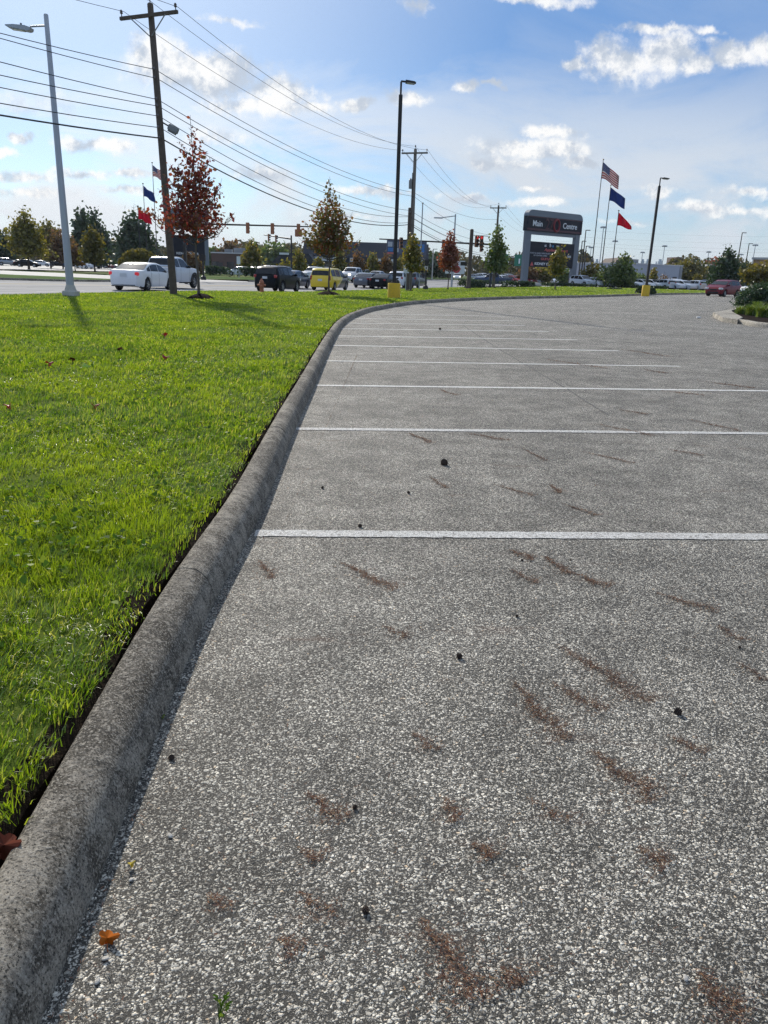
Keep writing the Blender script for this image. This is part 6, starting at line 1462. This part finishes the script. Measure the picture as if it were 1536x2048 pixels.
# green direction signs over the far road
M_SGREEN = pbr('green_road_sign', (.01, .16, .10), .5)
p = at(1020, 190); t = thing('road_sign_gantry', 'pair of green overhead road signs left of the big double legged sign', 'road sign', (p[0], p[1], p[2]), 0); zs = hgt(1020, 520, 190) - p[2]
for x in (-1.9, 1.9): pn = part(t, 'sign_panel', M_SGREEN, ((x, 0, zs), (2.3, .1, 2.6))); part(t, 'arrow', M_LETW, ((x, -.07, zs - .2), (.3, .04, 1.1)), par=pn)
mb = MB(); mb.tube([(-4, .15, zs + .6), (6, .15, zs + .6)], .1, 6); mb.tube([(6, .15, 0), (6, .15, zs + .8)], .14, 8); mb.build('frame', M_GALV, t)
# small signs
for px, Y, pyt, lb, m in ((478, 100, 512, 'thin white sign on a post at the side drive corner across the road', M_SIGNW), (812, 66, 522, 'small white plate on a post behind the yellow green young tree', M_SIGNW)):
    p = at(px, Y); t = thing('road_sign', lb, 'road sign', (p[0], p[1], p[2])); h = hgt(px, pyt, Y) - p[2]
    mb = MB(); mb.tube([(0, 0, 0), (0, 0, h)], .04, 6); mb.build('post', M_GALV, t); part(t, 'sign_plate', m, ((0, -.06, h - .5), (.45, .03, .9)))
p = at(909, 215); t = thing('shop_sign', 'red and white shop sign far down the road behind the rust red tree', 'sign', (p[0], p[1], p[2])); h = hgt(909, 522, 215) - p[2]
part(t, 'panel', M_SIGNW, ((0, 0, h - 1.6), (5.2, .4, 3.4))); mb = MB(); mb.lathe([(1.0, -.1), (1.0, .1)], 16, Matrix.Translation((.4, -.22, h - 2.1)) @ Matrix.Rotation(R(90), 4, 'X')); mb.build('red_emblem', pbr('red_emblem', (.5, .02, .04), .5), t); mb = MB(); mb.tube([(0, 0, 0), (0, 0, h - 3)], .2, 8); mb.build('post', M_GALV, t)
p = at(1194, 160); t = thing('shop_sign', 'white arched sign on a brick base behind the tallest flagpole', 'sign', (p[0], p[1], p[2])); h = hgt(1194, 532, 160) - p[2]
mb = MB(); mb.prism([(-1.5, h - 1.5), (1.5, h - 1.5), (1.5, h - .5), (.8, h - .1), (0, h), (-.8, h - .1), (-1.5, h - .5)], -.2, .2); mb.build('panel', M_SIGNW, t); part(t, 'base', M_BRICK, ((0, 0, (h - 1.5) / 2), (1.2, .5, h - 1.5)))
p = at(372, 66); t = thing('dark_post', 'dark square post right behind the white pickup', 'post', (p[0], p[1], p[2])); 
part(t, 'post', M_BLACK, ((0, 0, 1.5), (.22, .22, 3.0))); part(t, 'cap', M_BLACK, ((0, 0, 3.03), (.3, .3, .06)))
p = at(407, 74); t = thing('short_signal_post', 'short dark post with a box beside the grey sign leg across the road', 'post', (p[0], p[1], p[2] + .2)); mb = MB(); mb.lathe([(.26, 0), (.24, .3), (.09, .4), (.08, 2.3)], 10); mb.build('post', M_BLACK, t, 40); part(t, 'box', M_BLACK, ((0, -.05, 1.95), (.55, .3, .5)))
# lamps and masts far away
def far_lamp(px, Y, pyt, label, kind, name='street_lamp', r_=.10, m=None, grp=None):
    p = at(px, Y); t = thing(name, label, 'lamp post', (p[0], p[1], p[2]), 0, grp); h = hgt(px, pyt, Y) - p[2]
    mb = MB(); mb.lathe([(r_ * 1.3, 0), (r_ * .8, h)], 8); mb.build('pole', m or M_GALV, t, 40); mb = MB()
    if kind == 'arm': mb.tube([(0, 0, h - .2), (-1.6, 0, h - .45)], .06, 6); mb.box((-2.1, 0, h - .5), (1.1, .34, .14), bev=.03)
    elif kind == 'ring':
        mb.lathe([(.3, h - .6), (1.5, h - .5), (1.5, h - .2), (.3, h)], 10)
        for k in range(6): mb.lathe([(.35, -.5), (.3, 0)], 6, Matrix.Translation((1.4 * math.cos(k), 1.4 * math.sin(k), h - .5)))
    else: mb.box((.35, 0, h), (.8, .32, .12), bev=.03)
    mb.build('lamp_head', m or M_GALV, t); return t
far_lamp(904, 100, 428, 'grey street lamp on the far side of the crossing above the rust red tree', 'arm')
far_lamp(864, 150, 498, 'pale concrete lamp post left of the rust red tree', 'flat', m=M_CONC)
HM = 'tall motorway light masts on the horizon'
for px, pyt, Y, lb in ((1196, 452, 430, 'tallest thin motorway light mast, behind the tallest flagpole'), (1222, 480, 480, 'thin motorway light mast between the flagpoles'), (1176, 493, 520, 'short looking motorway light mast left of the flagpoles'), (1279, 503, 560, 'thin motorway light mast left of the right lamp post'), (1321, 490, 500, 'thin motorway light mast right of the right lamp post'), (1410, 502, 540, 'thin motorway light mast left of the tall dark tree'), (1475, 507, 560, 'lowest thin motorway light mast right of the tall dark tree'), (1500, 488, 480, 'thin motorway light mast near the right picture edge'), (1112, 440, 380, 'thin mast seen through the gap of the big sign')):
    if px != 1112: far_lamp(px, Y, pyt, lb, 'ring', 'light_mast', .22, None, HM)
DL = 'dark lot poles seen against the sky'
for px, pyt, Y, lb in ((1162, 460, 140, 'tall dark pole just right of the big sign, longest of three'), (1157, 482, 150, 'dark pole just right of the big sign, leftmost of three'), (1166, 492, 150, 'dark pole just right of the big sign, rightmost of three'), (1470, 465, 150, 'dark pole rising behind the tall pointed tree'), (1487, 487, 160, 'dark pole right of the tall pointed tree')):
    far_lamp(px, Y, pyt, lb, 'flat', 'lot_pole', .10, M_BLACK, DL)
# far town
M_TOWER = pbr('bluish_tower_glass', (.25, .33, .42), .4, .1, .1, .02)
for px0, px1, pyt, lb in ((1187, 1193, 518, 'pale far tower left of the flagpoles on the skyline'), (1278, 1284, 518, 'pale far tower left of the pair above the grey building'), (1288, 1296, 518, 'widest pale far tower above the grey building'), (1312, 1319, 518, 'pale far tower right of the right lamp post'), (1307, 1310, 523, 'low thin far tower beside the right lamp post')):
    Y = 6500; a, b = at(px0, Y), at(px1, Y); h = hgt((px0 + px1) / 2, pyt, Y); t = thing('skyscraper', lb, 'tower', ((a[0] + b[0]) / 2, Y, 0), 0, 'far towers of the town'); wd = b[0] - a[0]
    mb = MB(); mb.box((0, 0, h * .46), (wd, wd, h * .92), bev=1.5); mb.build('shaft', M_TOWER, t); mb = MB(); mb.box((0, 0, h * .96), (wd * .7, wd * .7, h * .08), bev=1); mb.build('crown', M_TOWER, t)

# ------------------------------------------------------------------ air
m = bpy.data.materials.new('haze_air'); m.use_nodes = True; nt = m.node_tree; nt.nodes.clear(); out = nt.nodes.new('ShaderNodeOutputMaterial')
pv = nd(nt, 'VolumePrincipled', Color=(0.80, 0.87, 0.96, 1), Density=1.2e-4); nt.links.new(pv.outputs[0], out.inputs['Volume'])
mb = MB(); mb.box((0, 2000, 23), (17000, 13000, 50)); props(mb.build('haze', m), kind='stuff')
